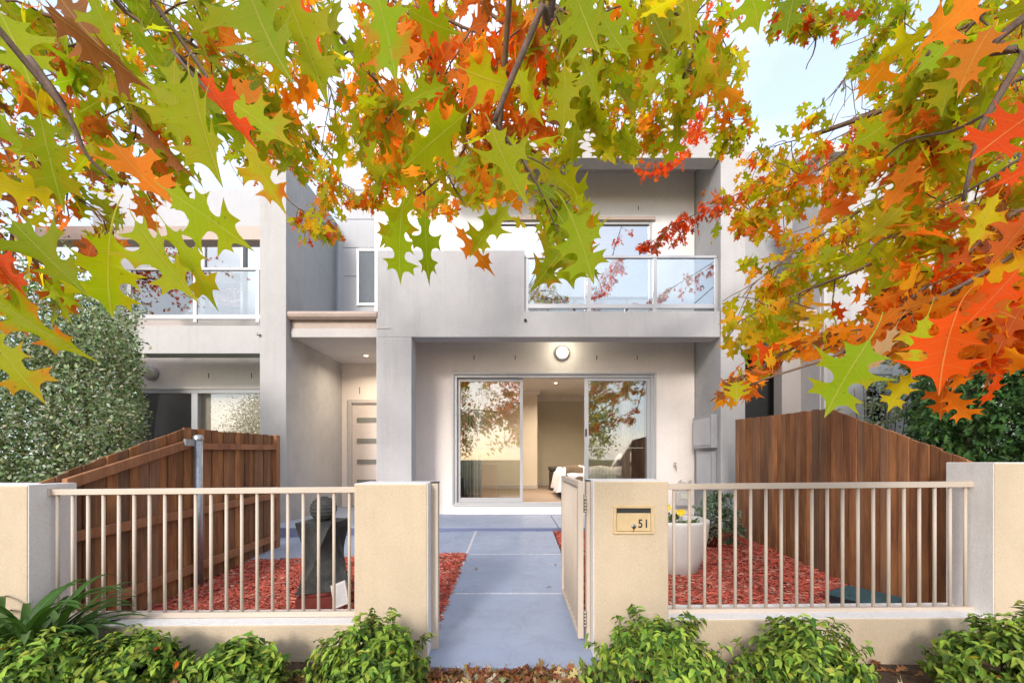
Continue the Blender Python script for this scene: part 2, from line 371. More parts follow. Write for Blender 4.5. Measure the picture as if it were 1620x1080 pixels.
g = MB(); g.box(xwl-.02, xwl+.16, DB+.275, DE-.03, SLAB-.05, zc); g.build('side_wall', M['cream'], house)
g = MB(); g.box(xl, xr, DF, DW+.2, zc, zc+.2); g.build('balcony_floor', M['soffit'], house)
# upper storey wall
UW = DW
wx0, wx1, wz1 = PX(788, UW), PX(1032, UW), PZ(350, UW)
g = MB(); ztop = PZ(222, UW)
g.box(PX(597, UW)-.05, wx0, UW, UW+.2, zc+.2, ztop); g.box(wx1, xwr+.02, UW, UW+.2, zc+.2, ztop)
g.box(wx0, wx1, UW, UW+.2, wz1, ztop)
g.build('upper_wall', M['white_lift'], house, .004)
g = MB(); g.box(PX(690, DB), xr, DB, DB+.24, PZ(250, DB), PZ(210, DB)); g.build('upper_beam', M['grey2'], house, .006)
g = MB(); g.box(PX(690, DB)-.02, xr, DB-.02, DW+.25, PZ(210, DB)+.002, PZ(210, DB)+.06); g.build('roof_capping', M['trimw'], house, .004)
# party walls (pilaster front and long side)
g = MB(); x0, x1 = PX(412, DB), PX(453, DB)
g.box(x0, x1, DB, 9.5, -.15, PZ(246, DB)); g.build('party_wall', M['blade'], house, .006)
g = MB(); g.box(x0-.002, x1+.002, DB-.012, DB+.002, -.15, PZ(246, DB)+.01); g.build('party_wall_end', M['grey2'], house, .004)
g = MB(); x0, x1 = PX(1140, DB), PX(1178, DB)
g.box(x0, x1, DB, 9.5, -.15, PZ(200, DB)); g.build('party_wall', M['blade'], house, .006)
g = MB(); g.box(x0-.002, x1+.002, DB-.012, DB+.002, -.15, PZ(200, DB)+.01); g.build('party_wall_end', M['grey2'], house, .004)
# entry wall, panels above, porch roof
ex0, ex1 = PX(453, DB), PX(700, DE)
dx0, dx1, dzt = PX(551, DE), PX(628, DE), PZ(632, DE)
zs = PZ(532, DB+.12)
g = MB()
g.box(ex0, dx0, DE, DE+.2, SLAB-.05, zs+.1); g.box(dx1, ex1, DE, DE+.2, SLAB-.05, zs+.1); g.box(dx0, dx1, DE, DE+.2, dzt, zs+.1)
g.build('entry_wall', M['cream'], house)
g = MB(); g.box(ex0+.004, xl-.012, DB+.14, DE+.1, zs, zs+.03); g.build('entry_soffit', M['soffit'], house)
d = house
f = MB(); f.box(dx0, dx0+.07, DE-.03, DE+.1, SLAB, dzt); f.box(dx1-.07, dx1, DE-.03, DE+.1, SLAB, dzt); f.box(dx0+.07, dx1-.07, DE-.03, DE+.1, dzt-.07, dzt)
fr = f.build('door_frame', M['trimw'], house, .004)
f = MB(); f.box(dx0+.075, dx1-.075, DE+.01, DE+.05, SLAB+.01, dzt-.075); dr = f.build('entry_door', M['door'], house, .003)
for yy in (664, 697, 730, 762):
    f = MB(); z = PZ(yy, DE); f.box(dx0+.17, dx1-.22, DE-.002, DE+.009, z-.045, z+.045); f.build('glazed_slot', M['frost'], dr)
f = MB(); f.tube([(dx1-.13, DE-.04, 1.22), (dx1-.13, DE-.04, 1.36)], .012); f.build('handle', M['chrome'], dr)
# panelled wall over the entry
PD = 7.6
g = MB(); px0, px1 = PX(543, PD), PX(640, PD)
wx_0 = PX(565, PD); wz_0, wz_1 = PZ(484, PD), PZ(394, PD)
rows = [(205, 255), (255, 301), (301, 347), (347, 392)]
for a_, b_ in rows: g.box(px0, px1, PD, PD+.1, PZ(b_, PD)+.006, PZ(a_, PD)-.006)
g.box(px0, wx_0, PD, PD+.1, PZ(437, PD)+.006, PZ(392, PD)-.006); g.box(px0, wx_0, PD, PD+.1, PZ(520, PD), PZ(437, PD)-.006)
g.box(wx_0, px1, PD, PD+.1, PZ(520, PD), wz_0); g.box(px0-.1, px1, PD+.02, PD+.2, PZ(540, PD), PZ(200, PD))
g.build('panel_wall', M['white'], house, .003)
f = MB(); t_ = .045; f.box(wx_0, wx_0+t_, PD-.03, PD+.015, wz_0, wz_1); f.box(wx_0+t_, px1, PD-.03, PD+.015, wz_1-t_, wz_1); f.box(wx_0+t_, px1, PD-.03, PD+.015, wz_0, wz_0+t_)
wf = f.build('window', M['alu'], house); f = MB(); f.box(wx_0+t_, px1, PD-.014, PD-.008, wz_0+t_, wz_1-t_); f.build('pane', M['blindglass'], wf)
f = MB(); f.box(wx_0+t_, px1, PD+.001, PD+.012, wz_0+t_, wz_1-t_); f.build('blind', M['curtaind'], wf)
# gutter and fascia over the entry
def eave(x0, x1, D, y0, parent):
    k = F/D; zt_ = PZ(y0, D)
    g = MB(); g.prismx([(D, zt_), (D-.035, zt_-.004), (D-.055, zt_-.045), (D-.045, zt_-.085), (D-.01, zt_-.115), (D+.06, zt_-.115), (D+.06, zt_-.10), (D, zt_-.10)], x0, x1); g.build('gutter', M['trim'], parent, .003)
    g = MB(); g.box(x0+.03, x1, D+.062, D+.085, zt_-.27, zt_-.02); g.build('fascia', M['trim'], parent, .003)
    g = MB(); g.box(x0+.03, x1, D+.045, D+.061, zt_-.275, zt_-.235); g.box(x0+.03, x1, D+.03, D+.15, zt_-.375, zt_-.276); g.build('trim_board', M['trimw'], parent, .003)
eave(ex0-.02, xl-.014, DB+.06, 493, house)
g = MB(); g.add([(ex0, DB+.1, PZ(496, DB+.1)), (xl-.01, DB+.1, PZ(496, DB+.1)), (xl-.01, PD+.02, PZ(496, DB+.1)+.03), (ex0, PD+.02, PZ(496, DB+.1)+.03)], [(0, 1, 2, 3)]); g.build('porch_roof', M['alud'], house)
g = MB(); g.box(xl-.022, xl-.003, DB+.02, DB+.05, SLAB-.1, PZ(503, DB)); g.build('downpipe', M['soffit'], house, .003)
for x_, za_, zb2 in ((PX(700, DB), zb+.005, zp-.01), (PX(985, DB), zb+.005, zt-.005)):
    g = MB(); g.box(x_-.0015, x_+.0015, DB-.001, DB+.01, za_, zb2); g.build('control_joint', M['alud'], house)
g = MB(); g.box(xl+.001, PX(617, DB), DB-.012, DB-.001, PZ(519.5, DB), PZ(517.5, DB)); g.build('trim_tab', M['trimw'], house)
# balcony railing
def railing(xa, xb, posts, ytop, ybot, D, parent, glassm):
    r = MB(); r.box(xa, xb, D-.02, D+.03, PZ(ytop+4, D), PZ(ytop, D)); r.box(xa, xb, D-.015, D+.02, PZ(ybot+3, D)-.01, PZ(ybot-3, D))
    for p in posts: r.box(PX(p-3, D), PX(p+3, D), D-.012, D+.018, PZ(ybot+9, D), PZ(ytop+4, D))
    ro = r.build('balcony_railing', M['alu'], parent, .003)
    for a_, b_ in zip(posts[:-1], posts[1:]):
        q = MB(); q.box(PX(a_+3.2, D), PX(b_-3.2, D), D, D+.006, PZ(ybot-3, D), PZ(ytop+4, D)); q.build('glass_panel', glassm, ro)
RD = DB+.1
railing(xs+.002, xr-.002, [833, 932, 1036, 1133], 405, 484, RD, house, M['glassrail'])
# upper windows
def window(name, x0, x1, z0, z1, D, mull, parent, gm, back, t_=.05, backname='blind'):
    f = MB(); f.box(x0, x1, D-.03, D+.05, z1-t_, z1); f.box(x0, x1, D-.03, D+.05, z0, z0+t_)
    xs_ = [x0]+mull+[x1]
    for i, x in enumerate(xs_): w_ = t_ if i in (0, len(xs_)-1) else t_*1.5; xa = x if i == 0 else (x-w_ if i == len(xs_)-1 else x-w_/2); f.box(xa, xa+w_, D-.028, D+.048, z0+t_, z1-t_)
    fo = f.build(name, M['alu'], parent, .003)
    for a_, b_ in zip(xs_[:-1], xs_[1:]):
        q = MB(); q.box(a_+t_*.7, b_-t_*.7, D+.005, D+.011, z0+t_*.9, z1-t_*.9); q.build('pane', gm, fo)
    if back: q = MB(); q.box(x0+.01, x1-.01, D+.1, D+.12, z0, z1); q.build(backname, back, fo)
    return fo
window('window', wx0, wx1, zt-.1, wz1, UW+.03, [PX(826, UW), PX(929, UW)], house, M['glassup'], M['curtaind'])
g = MB(); g.box(wx0-.04, wx1+.04, UW-.05, UW, wz1, wz1+.05); g.build('lintel', M['trim'], house, .003)
# sliding door
f = MB(); t_ = .05
f.box(sx0, sx1, DW+.02, DW+.15, sz1-t_, sz1); f.box(sx0, sx1, DW+.0, DW+.15, sz0, sz0+.035); f.box(sx0, sx0+t_, DW+.02, DW+.15, sz0+.035, sz1-t_); f.box(sx1-t_, sx1, DW+.02, DW+.15, sz0+.035, sz1-t_)
f.box(sx0-.03, sx1+.03, DW-.02, DW, sz1, sz1+.03); f.box(sx0-.03, sx0, DW-.02, DW, sz0, sz1); f.box(sx1, sx1+.03, DW-.02, DW, sz0, sz1); f.box(sx0, sx1, DW-.02, DW+.0, sz0-.03, sz0-.002)
sd_ = f.build('sliding_door', M['alu'], house, .003)
m1, m2 = PX(825, DW), PX(929, DW)
def sash(a_, b_, y, w0=.05, w1=.05, handle=False):
    s_ = MB(); s_.box(a_, a_+w0, y, y+.035, sz0+.036, sz1-t_-.002); s_.box(b_-w1, b_, y, y+.035, sz0+.036, sz1-t_-.002)
    s_.box(a_+w0, b_-w1, y, y+.035, sz0+.036, sz0+.11); s_.box(a_+w0, b_-w1, y, y+.035, sz1-t_-.055, sz1-t_-.002)
    so_ = s_.build('sash', M['alu'], sd_, .002)
    q = MB(); q.box(a_+w0-.01, b_-w1+.01, y+.015, y+.021, sz0+.10, sz1-t_-.05); q.build('pane', M['glass'], so_)
    q = MB()     # frosted safety dashes
    n = int((b_-a_-w0-w1-.1)/.032)
    q.box(a_+w0+.06, a_+w0+.06+n*.032, y+.0112, y+.0124, PZ(708, DW), PZ(708, DW)+.0015)
    for i in range(n): xx = a_+w0+.06+i*.032; q.box(xx, xx+.012, y+.010, y+.013, PZ(708, DW)-.006, PZ(708, DW)+.008)
    q.build('safety_strip', M['trimw'], so_)
    if handle: q = MB(); q.box(a_+.012, a_+.038, y-.02, y-.001, PZ(690, DW), PZ(678, DW)); q.build('handle', M['dark'], so_, .006)
sash(sx0+t_, m1+.025, DW+.09); sash(m2-.04, sx1-t_, DW+.04, .07, .06, True)
sash(m2+.01, sx1-t_-.02, DW+.10, .04, .05)
# slots in the rendered wall above the door
for p in (750, 815, 944, 1008):
    q = MB(); x = PX(p, DW); q.box(x-.006, x+.006, DW-.003, DW+.01, PZ(569, DW), PZ(562, DW)); q.build('weep_slot', M['dark'], house)
q = MB(); x = PX(569, DE); q.box(x-.006, x+.006, DE-.003, DE+.01, PZ(623, DE), PZ(612, DE)); q.build('weep_slot', M['dark'], house)
for p in (712, 1010):
    q = MB(); x = PX(p, DW); q.box(x-.006, x+.006, DW-.003, DW+.01, PZ(333, DW), PZ(326, DW)); q.build('weep_slot', M['dark'], house)
q = MB(); q.tube([(xs+.01, DB-.03, PZ(507, DB)), (xs+.01, DB+.01, PZ(507, DB))], .02, 10); q.build('drain_spout', M['dark'], house)
# interior room
FZ, CZ = PZ(797, DW), PZ(629, 11.7)
g = MB(); g.box(sx0-1.2, sx1+1.6, DW+.2, 11.9, FZ-.1, FZ); g.build('room_floor', M['carpet'], house)
g = MB(); g.box(sx0-1.2, sx1+1.6, DW+.2, 11.9, CZ, CZ+.1); g.build('room_ceiling', M['ceil'], house)
g = MB(); g.box(sx0-1.2, sx1+1.6, 11.7, 11.85, FZ, CZ); g.box(sx1+.8, sx1+.9, DW+.2, 11.7, FZ, CZ); g.build('room_wall', M['interior'], house)
g = MB(); g.box(sx0-1.2, PX(850, 10.5), 10.5, 11.7, FZ, CZ); g.box(sx0-.75, sx0-.65, DW+.2, 10.5, FZ, CZ); g.build('room_wall', M['interior2'], house)
g = MB(); g.box(sx0-.65, PX(850, 10.5)+.012, 10.484, 10.499, FZ, FZ+.09); g.box(PX(850, 10.5)+.012, sx1+.8, 11.684, 11.699, FZ, FZ+.09); g.build('skirting', M['trimw'], house, .003)
g = MB(); g.prismx([(10.4, CZ), (10.499, CZ), (10.499, CZ-.1), (10.48, CZ-.1)], sx0-.65, PX(850, 10.5)+.06); g.prismx([(11.6, CZ), (11.699, CZ), (11.699, CZ-.1), (11.68, CZ-.1)], PX(850, 10.5)+.02, sx1+.8); g.build('cornice', M['ceil'], house)

# lamps that are lit in the photograph
def downlight(x, y, z, lab, e=12):
    t = thing('downlight', lab, 'light', (x, y, z-.012), 'recessed downlights')
    g = MB(); g.lathe((x, y, z-.012), [(.035, .004), (.045, 0), (.055, .002), (.055, .01)], 20); g.build('bezel', M['trimw'], t)
    g = MB(); g.lathe((x, y, z-.006), [(0, .0), (.035, 0)], 20); g.build('lens', M['down'], t)
    l = bpy.data.lights.new('downlight_glow', 'AREA'); l.shape = 'DISK'; l.size = .07; l.energy = e; l.color = (1, .84, .62); l.spread = R(150)
    o = bpy.data.objects.new('downlight_glow', l); C.objects.link(o); o.parent = t; o.location = (0, 0, -.01)
downlight(PX(879, 9.4), 9.4, CZ, 'small lit ceiling downlight in bedroom nearest the back wall', 14)
downlight(PX(919, 8.3), 8.3, CZ, 'small lit ceiling downlight in bedroom by the right sash', 14)
downlight(PX(829, 8.4), 8.4, CZ, 'small lit ceiling downlight in bedroom by the left mullion', 14)
downlight(PX(579, 7.3), 7.3, zs, 'lit downlight in the soffit above the front entry door', 8)
def walllamp(px, py, D, mat, lab, on):
    c = P(px, py, D); t = thing('wall_lamp', lab, 'wall lamp', c, 'round bulkhead lamps')
    Mx = Matrix.Rotation(R(90), 3, 'X')
    def lat(prof, nm, m_):
        g = MB(); g.lathe((0, 0, 0), prof, 32); g.v = [tuple(c+Mx@Vector(v)) for v in g.v]; g.build(nm, m_, t)
    lat([(0, 0), (.12, 0), (.12, .05), (.105, .065), (.095, .062)], 'base', M['alud'])
    lat([(.104, .055), (.094, .085), (.065, .105), (.035, .115), (0, .118)], 'diffuser', mat)
    if on:
        l = bpy.data.lights.new('lamp_glow', 'POINT'); l.energy = 2.5; l.color = (1, .95, .75); l.shadow_soft_size = .1
        o = bpy.data.objects.new('lamp_glow', l); C.objects.link(o); o.parent = t; o.location = (0, -.2, .02)
walllamp(889, 559, DW, M['lampon'], 'round lit white lamp on the wall above the sliding door', True)
walllamp(241, 591, DW, M['lampoff'], 'round unlit brownish lamp above the left neighbour window', False)

# bedroom things
bt = thing('bed', 'double bed with white linen and brown throw seen through the sliding door', 'bed', (PX(950, 8.5), 8.5, FZ))
bx0, bx1, by0, by1 = PX(880, 8.2)+.05, PX(1030, 8.2)+.1, 7.75, 9.2
g = MB(); g.box(bx0+.05, bx1, by0+.06, by1-.06, FZ+.05, FZ+.28); g.build('base', M['navy'], bt, .02)
g = MB(); g.box(bx0+.02, bx1, by0+.02, by1-.02, FZ+.28, FZ+.5); g.build('mattress', M['linen'], bt, .05)
g = MB(); n = 28
def duv(u, v):
    x = bx0-.05+u*(bx1-.45-bx0); y = by0-.04+v*(by1-by0+.08)
    ed = min(1, min(u*12, v*9, (1-v)*9)); z = FZ+.12+(.48)*ed**.45+.03*math.sin(x*9+y*4)*math.sin(y*8-x*3)
    return (x-(1-ed)*.03*math.sin(y*18), y-(1-ed)*.03*math.sin(x*21), z)
g.add([duv(i/n, k/n) for k in range(n+1) for i in range(n+1)], [(k*(n+1)+i, k*(n+1)+i+1, (k+1)*(n+1)+i+1, (k+1)*(n+1)+i) for k in range(n) for i in range(n)], True); g.build('duvet', M['linen'], bt)
g = MB()
def thr(u, v): p = duv(.10+.22*u, v); return (p[0], p[1], p[2]+.014)
g.add([thr(i/n, k/n) for k in range(n+1) for i in range(n+1)], [(k*(n+1)+i, k*(n+1)+i+1, (k+1)*(n+1)+i+1, (k+1)*(n+1)+i) for k in range(n) for i in range(n)], True); g.build('throw', M['throw'], bt)
def pillow(cx, cy, cz, w_, h_, t2, tilt, m_):
    g = MB(); n = 14; Mx = Matrix.Rotation(tilt, 3, 'Y'); vs = []
    for sgn in (1, -1):
        for k in range(n+1):
            for i in range(n+1):
                u, v = i/n*2-1, k/n*2-1; th = t2/2*((1-abs(u)**3)*(1-abs(v)**3))**.5
                vs.append(Vector((cx, cy, cz))+Mx@Vector((sgn*th, v*w_/2*(1-.05*u*u), u*h_/2*(1-.05*v*v))))
    m_n = (n+1)**2; fs = [(s*m_n+k*(n+1)+i, s*m_n+k*(n+1)+i+1, s*m_n+(k+1)*(n+1)+i+1, s*m_n+(k+1)*(n+1)+i) for s in (0, 1) for k in range(n) for i in range(n)]
    g.add(vs, fs, True); g.build('pillow', m_, bt)
pillow(PX(990, 8.3), 8.25, FZ+.72, .6, .42, .16, .5, M['linen']); pillow(PX(990, 8.3)-.13, 8.3, FZ+.65, .5, .34, .14, .55, M['navy'])
pillow(PX(990, 8.3)+.02, 8.9, FZ+.72, .6, .42, .16, .5, M['linen'])
g = MB(); g.box(bx1, bx1+.08, by0-.05, by1+.05, FZ, FZ+1.0); g.build('headboard', M['leather'], bt, .02)
g = MB(); c = P(890, 770, 10.2); g.box(c.x-.33, c.x+.33, 9.9, 10.35, FZ, FZ+.46); 
ot = thing('ottoman', 'dark leather blanket box against bedroom wall behind the bed', 'ottoman', (c.x, 10.1, FZ))
g.build('body', M['leather'], ot, .015); g = MB(); g.box(c.x-.35, c.x+.35, 9.88, 10.37, FZ+.462, FZ+.58); g.build('lid', M['leather'], ot, .03)
def curtain(nm, x0, x1, y, z0, z1, m_, lab, amp=.03, wl=.07, cat='curtain', n=60):
    g = MB(); vs = []
    for k in range(n+1): x = x0+(x1-x0)*k/n; yy = y+amp*math.sin((x-x0)/wl*2*math.pi); vs += [(x, yy, z0), (x, yy, z1), ]
    g.add(vs, [(2*k, 2*k+2, 2*k+3, 2*k+1) for k in range(n)], True); o = g.build(nm, m_, None, 0, lab, cat)
    s_ = o.modifiers.new('thickness', 'SOLIDIFY'); s_.thickness = .003
curtain('vertical_blind', sx0+.07, sx0+.32, DW+.26, FZ+.03, sz1-.05, M['alud'], 'narrow grey vertical blind bunched at left side of sliding door', .045, .05, 'blind', 80)
curtain('curtain', sx0+.33, sx0+.46, DW+.30, FZ+.03, sz1-.05, M['curtain'], 'pale curtain edge beside the bunched blind at left of sliding door')
curtain('curtain', sx1-.30, sx1-.06, DW+.30, FZ+.03, sz1-.05, M['curtaind'], 'dark curtain bunched at right side of the sliding door', .03, .05)
curtain('curtain', sx1-.46, sx1-.31, DW+.34, FZ+.03, sz1-.05, M['curtain'], 'pale curtain edge beside the dark curtain above the bed')

# ---------------------------------------------------------------- left neighbour
hl = thing('townhouse', 'left neighbour grey townhouse with balcony, partly behind hedge and red leaves', 'house', (-6, 7, 0))
x1 = PX(411.5, DB); x0 = -7.2
g = MB(); g.box(x0, x1, DB, DB+.27, PZ(559, DB), PZ(515, DB)); g.box(x0, PX(190, DB), DB, DB+.27, -.2, PZ(559, DB)); g.build('front_frame', M['grey2'], hl, .006)
wl0 = PX(203, DW); g = MB(); wz = PZ(615, DW)
g.box(x0, x1, DW, DW+.2, wz, PZ(515, DW)+.1); g.box(x0, wl0, DW, DW+.2, -.2, wz); g.build('porch_wall', M['cream'], hl)
window('window', wl0, x1-.02, .5, wz, DW+.05, [PX(306, DW)], hl, M['glass'], None, .07)
q = MB(); q.box(wl0+.01, PX(306, DW)-.05, DW+.16, DW+.18, .5, wz); q.build('fly_screen', M['curtaind'], hl)
q = MB(); q.box(PX(306, DW), x1-.02, DW+.16, DW+.18, .5, wz); q.build('roller_blind', M['interior2'], hl)
railing(PX(190, DB), x1-.004, [205, 309, 408], 424, 501, DB+.1, hl, M['glassrail'])
g = MB(); u0, u1 = PX(235, UW), PX(412, UW); g.box(x0, u0, UW, UW+.2, PZ(515, DW)+.1, PZ(300, UW)); g.box(u0, x1, UW, UW+.2, PZ(375, UW), PZ(300, UW)); g.build('upper_wall', M['white'], hl)
window('window', u0, u1-.3, PZ(515, DW)+.1, PZ(375, UW), UW+.03, [PX(320, UW)], hl, M['glassup'], M['curtain'])
g = MB(); g.box(x0, x1, DB+.02, DB+.24, PZ(378, DB), PZ(356, DB)); g.build('upper_beam', M['trim'], hl, .005)
for p in (330, 398):
    q = MB(); x = PX(p, DW); q.box(x-.006, x+.006, DW-.003, DW+.01, PZ(598, DW), PZ(590, DW)); q.build('weep_slot', M['dark'], hl)
q = MB(); q.tube([(x1+.0, DB-.05, PZ(530, DB)), (x1+.0, DB-.012, PZ(530, DB))], .022, 8); q.build('drain_spout', M['chrome'], hl)
g = MB(); g.box(x0, x1, 9.3, 9.5, -.2, 5.2); g.build('rear_wall', M['white'], hl)

# ---------------------------------------------------------------- right neighbour
hr = thing('townhouse', 'right neighbour pale townhouse with curtained window, behind timber fence and oak leaves', 'house', (5, 7, 0))
x0 = PX(1178.5, DB)
g = MB(); EW = 6.45; xa, xb = PX(1237, EW), PX(1300, EW)
g.box(xa, xb+.3, EW, EW+.2, 0, PZ(527, EW)+.1); g.box(x0, xa, EW, EW+.2, PZ(556, EW), PZ(527, EW)+.1); g.build('entry_wall', M['pinkish'], hr)
g = MB(); g.box(x0, xa+.5, EW+.5, EW+.55, 0, PZ(540, EW)); g.build('dark_doorway', M['dark'], hr)
eave(x0+.3, PX(1292, DB+.1), DB+.1, 490, hr)
g = MB(); g.box(x0+.004, PX(1292, DB), DB+.18, DE, PZ(527, DB+.1), PZ(527, DB+.1)+.03); g.build('entry_soffit', M['soffit'], hr)
g = MB(); g.box(x0, PX(1300, PD)+.9, PD, PD+.2, PZ(527, DB+.1)+.05, PZ(240, PD)); g.build('upper_entry_wall', M['blade'], hr)
mx0 = PX(1297, DB); wa, wb = PX(1368, DB), PX(1412, DB); z0, z1 = PZ(690, DB), PZ(592, DB); uz0, uz1 = PZ(410, DB), PZ(362, DB)
g = MB(); top = PZ(250, DB)
g.box(mx0, wa, DB, DB+.2, 0, top); g.box(wb, 7.6, DB, DB+.2, 0, top); g.box(wa, wb, DB, DB+.2, 0, z0); g.box(wa, wb, DB, DB+.2, z1, uz0); g.box(wa, wb, DB, DB+.2, uz1, top); g.box(mx0, mx0+.2, DB+.2, DB+.6, 0, top)
g.build('front_wall', M['grey2'], hr, .005)
w_ = window('window', wa, wb, z0, z1, DB+.05, [], hr, M['glass'], None, .045); window('window', wa, wb, uz0, uz1, DB+.05, [], hr, M['glassup'], M['curtain'], .045)
g = MB(); n = 60; vs = []
for k in range(n+1): x = wa+.02+(wb-wa-.04)*k/n; yy = DB+.15+.02*math.sin(k*1.1); vs += [(x, yy, z0), (x, yy, z1)]
g.add(vs, [(2*k, 2*k+2, 2*k+3, 2*k+1) for k in range(n)], True); g.build('net_curtain', M['linen'], w_)
g = MB(); g.box(mx0-.1, 7.7, DB-.12, DB+.6, top+.002, top+.12); g.build('eave', M['trimw'], hr, .005)
g = MB(); g.box(mx0+.02, mx0+.07, DB-.06, DB-.005, .3, top); g.build('downpipe', M['trimw'], hr, .008)
g = MB(); g.box(x0, 7.6, 9.5, 9.7, 0, 4.6); g.build('rear_wall', M['white'], hr)

# ---------------------------------------------------------------- front boundary: pillars, low walls, metal fences, gate
D0 = 2.40
def pillar(x0, x1, ztop, lab, y1=2.67):
    t = thing('masonry_pillar', lab, 'pillar', ((x0+x1)/2, (D0+y1)/2, -.12), 'rendered pillars along the front boundary')
    g = MB(); g.box(x0, x1, D0, y1, -.12, ztop); g.build('shaft', M['pillar'], t, .008)
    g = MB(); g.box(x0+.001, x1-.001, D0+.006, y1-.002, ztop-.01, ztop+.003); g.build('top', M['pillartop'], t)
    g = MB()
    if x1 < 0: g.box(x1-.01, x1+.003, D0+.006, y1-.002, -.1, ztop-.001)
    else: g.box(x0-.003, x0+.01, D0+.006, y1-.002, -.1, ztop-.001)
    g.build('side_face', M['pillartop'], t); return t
pillar(PX(560, D0), PX(676, D0), PZ(765.5, D0), 'plain sand coloured pillar left of the path opening')
pillar(PX(940, D0), PX(1058, D0), PZ(761, D0), 'sand coloured pillar with letterbox, right of the gate')
pillar(-3.8, PX(43, D0), PZ(768, D0), 'leftmost sand coloured pillar, by the strappy plant')
pillar(PX(1574, D0), 3.7, PZ(732, D0), 'rightmost and tallest pillar at end of the right fence')
def lowwall(x0, x1, py, lab):
    t = thing('low_wall', lab, 'wall', ((x0+x1)/2, 2.5, -.1)); z = PZ(py, D0)
    dz = .008*(x1-x0)/2
    g = MB(); g.hexa([(x0, D0+.002, -.12), (x1, D0+.002, -.12), (x1, D0+.002, z+dz), (x0, D0+.002, z-dz), (x0, 2.66, -.12), (x1, 2.66, -.12), (x1, 2.66, z+dz), (x0, 2.66, z-dz)]); g.build('wall', M['pillar'], t, .006)
    g = MB(); g.hexa([(x0, D0+.010, z-dz-.004), (x1, D0+.010, z+dz-.004), (x1, D0+.010, z+dz+.003), (x0, D0+.010, z-dz+.003), (x0, 2.65, z-dz-.004), (x1, 2.65, z+dz-.004), (x1, 2.65, z+dz+.003), (x0, 2.65, z-dz+.003)]); g.build('capping', M['pillartop'], t); return t
lowwall(PX(43, D0)+.004, PX(560, D0)-.002, 990, 'low sand rendered wall under the left metal fence')
lowwall(PX(1058, D0)+.004, PX(1574, D0)-.004, 979, 'low sand rendered wall under the right metal fence')
FD = 2.53
def metalfence(xa, xb, bars, yt, yb, lab, flip):
    t = thing('metal_fence', lab, 'fence', ((xa+xb)/2, FD, PZ(yb+4, FD)), 'cream metal bar fences on the low front walls')
    sl_ = .0085; xm = (xa+xb)/2
    def z(y, x): return PZ(y, FD)+sl_*(x-xm)
    def rail(y0, y1, nm):
        g = MB(); g.hexa([(xa, FD-.02, z(y1, xa)), (xb, FD-.02, z(y1, xb)), (xb, FD-.02, z(y0, xb)), (xa, FD-.02, z(y0, xa)), (xa, FD+.02, z(y1, xa)), (xb, FD+.02, z(y1, xb)), (xb, FD+.02, z(y0, xb)), (xa, FD+.02, z(y0, xa))]); g.build(nm, M['metal'], t, .003)
    rail(yt, yt+9, 'top_rail'); rail(yb-8, yb, 'bottom_rail')
    for b in bars:
        x = PX(b, FD); g = MB(); g.tube([(x, FD, z(yb-8, x)-.002), (x, FD, z(yt+9, x)+.002)], .0095, 10); g.build('bar', M['metal'], t)
    xe = xa if flip else xb; s_ = -1 if flip else 1
    g = MB(); g.box(min(xe, xe+s_*.05), max(xe, xe+s_*.05), FD-.03, FD+.03, z(yt+11, xe), z(yt-2, xe)); g.build('wall_bracket', M['metal'], t, .004)
metalfence(PX(86, FD), PX(560, FD)+.045, [91+24.3*i for i in range(20)], 771.5, 975, 'left cream metal bar fence in front of the statue', True)
metalfence(PX(1058, FD)-.045, PX(1538, FD), [1090.4+24.25*i for i in range(19)]+[1066], 763, 968, 'right cream metal bar fence in front of the white planter', False)
def gatepost(x0, x1, ztop, lab):
    t = thing('gate_post', lab, 'gate post', ((x0+x1)/2, 2.52, 0), 'square metal posts beside the gate opening')
    g = MB(); g.box(x0, x1, 2.495, 2.545, -.02, ztop); g.build('post', M['metal'], t, .004)
    g = MB(); g.box(x0-.002, x1+.002, 2.493, 2.547, ztop, ztop+.008); g.build('cap', M['dark'], t, .003); return t
gatepost(-.519, -.472, PZ(764, 2.5), 'cream square post on the left pillar side of path')
gp = gatepost(.443, .468, PZ(761, 2.5), 'cream square post between open gate and letterbox pillar')
gt = thing('garden_gate', 'cream metal bar gate standing open over the path', 'gate', (.41, 2.5, .07)); gx = .405; gy0, gy1 = 2.47, 3.36; gz0, gz1 = .085, 1.045
g = MB(); g.box(gx-.017, gx+.017, gy0, gy0+.035, gz0, gz1); g.box(gx-.017, gx+.017, gy1-.035, gy1, gz0, gz1); g.build('stile', M['metal'], gt, .003)
g = MB(); g.box(gx-.017, gx+.017, gy0+.035, gy1-.035, gz1-.035, gz1); g.build('top_rail', M['metal'], gt, .003)
g = MB(); g.box(gx-.017, gx+.017, gy0+.035, gy1-.035, gz0, gz0+.035); g.build('bottom_rail', M['metal'], gt, .003)
for i in range(9):
    y = gy0+.035+(gy1-gy0-.07)*(i+1)/10; g = MB(); g.tube([(gx, y, gz0+.034), (gx, y, gz1-.034)], .0095, 8); g.build('bar', M['metal'], gt)
for z in (.20, .90):
    g = MB()
    for k in range(5): g.tube([(gx+.028, gy0+.012, z-.05+k*.02), (gx+.028, gy0+.012, z-.032+k*.02)], .008, 8)
    g.box(gx+.017, gx+.036, gy0+.018, gy0+.022, z-.05, z+.05); g.build('hinge', M['chrome'], gt)
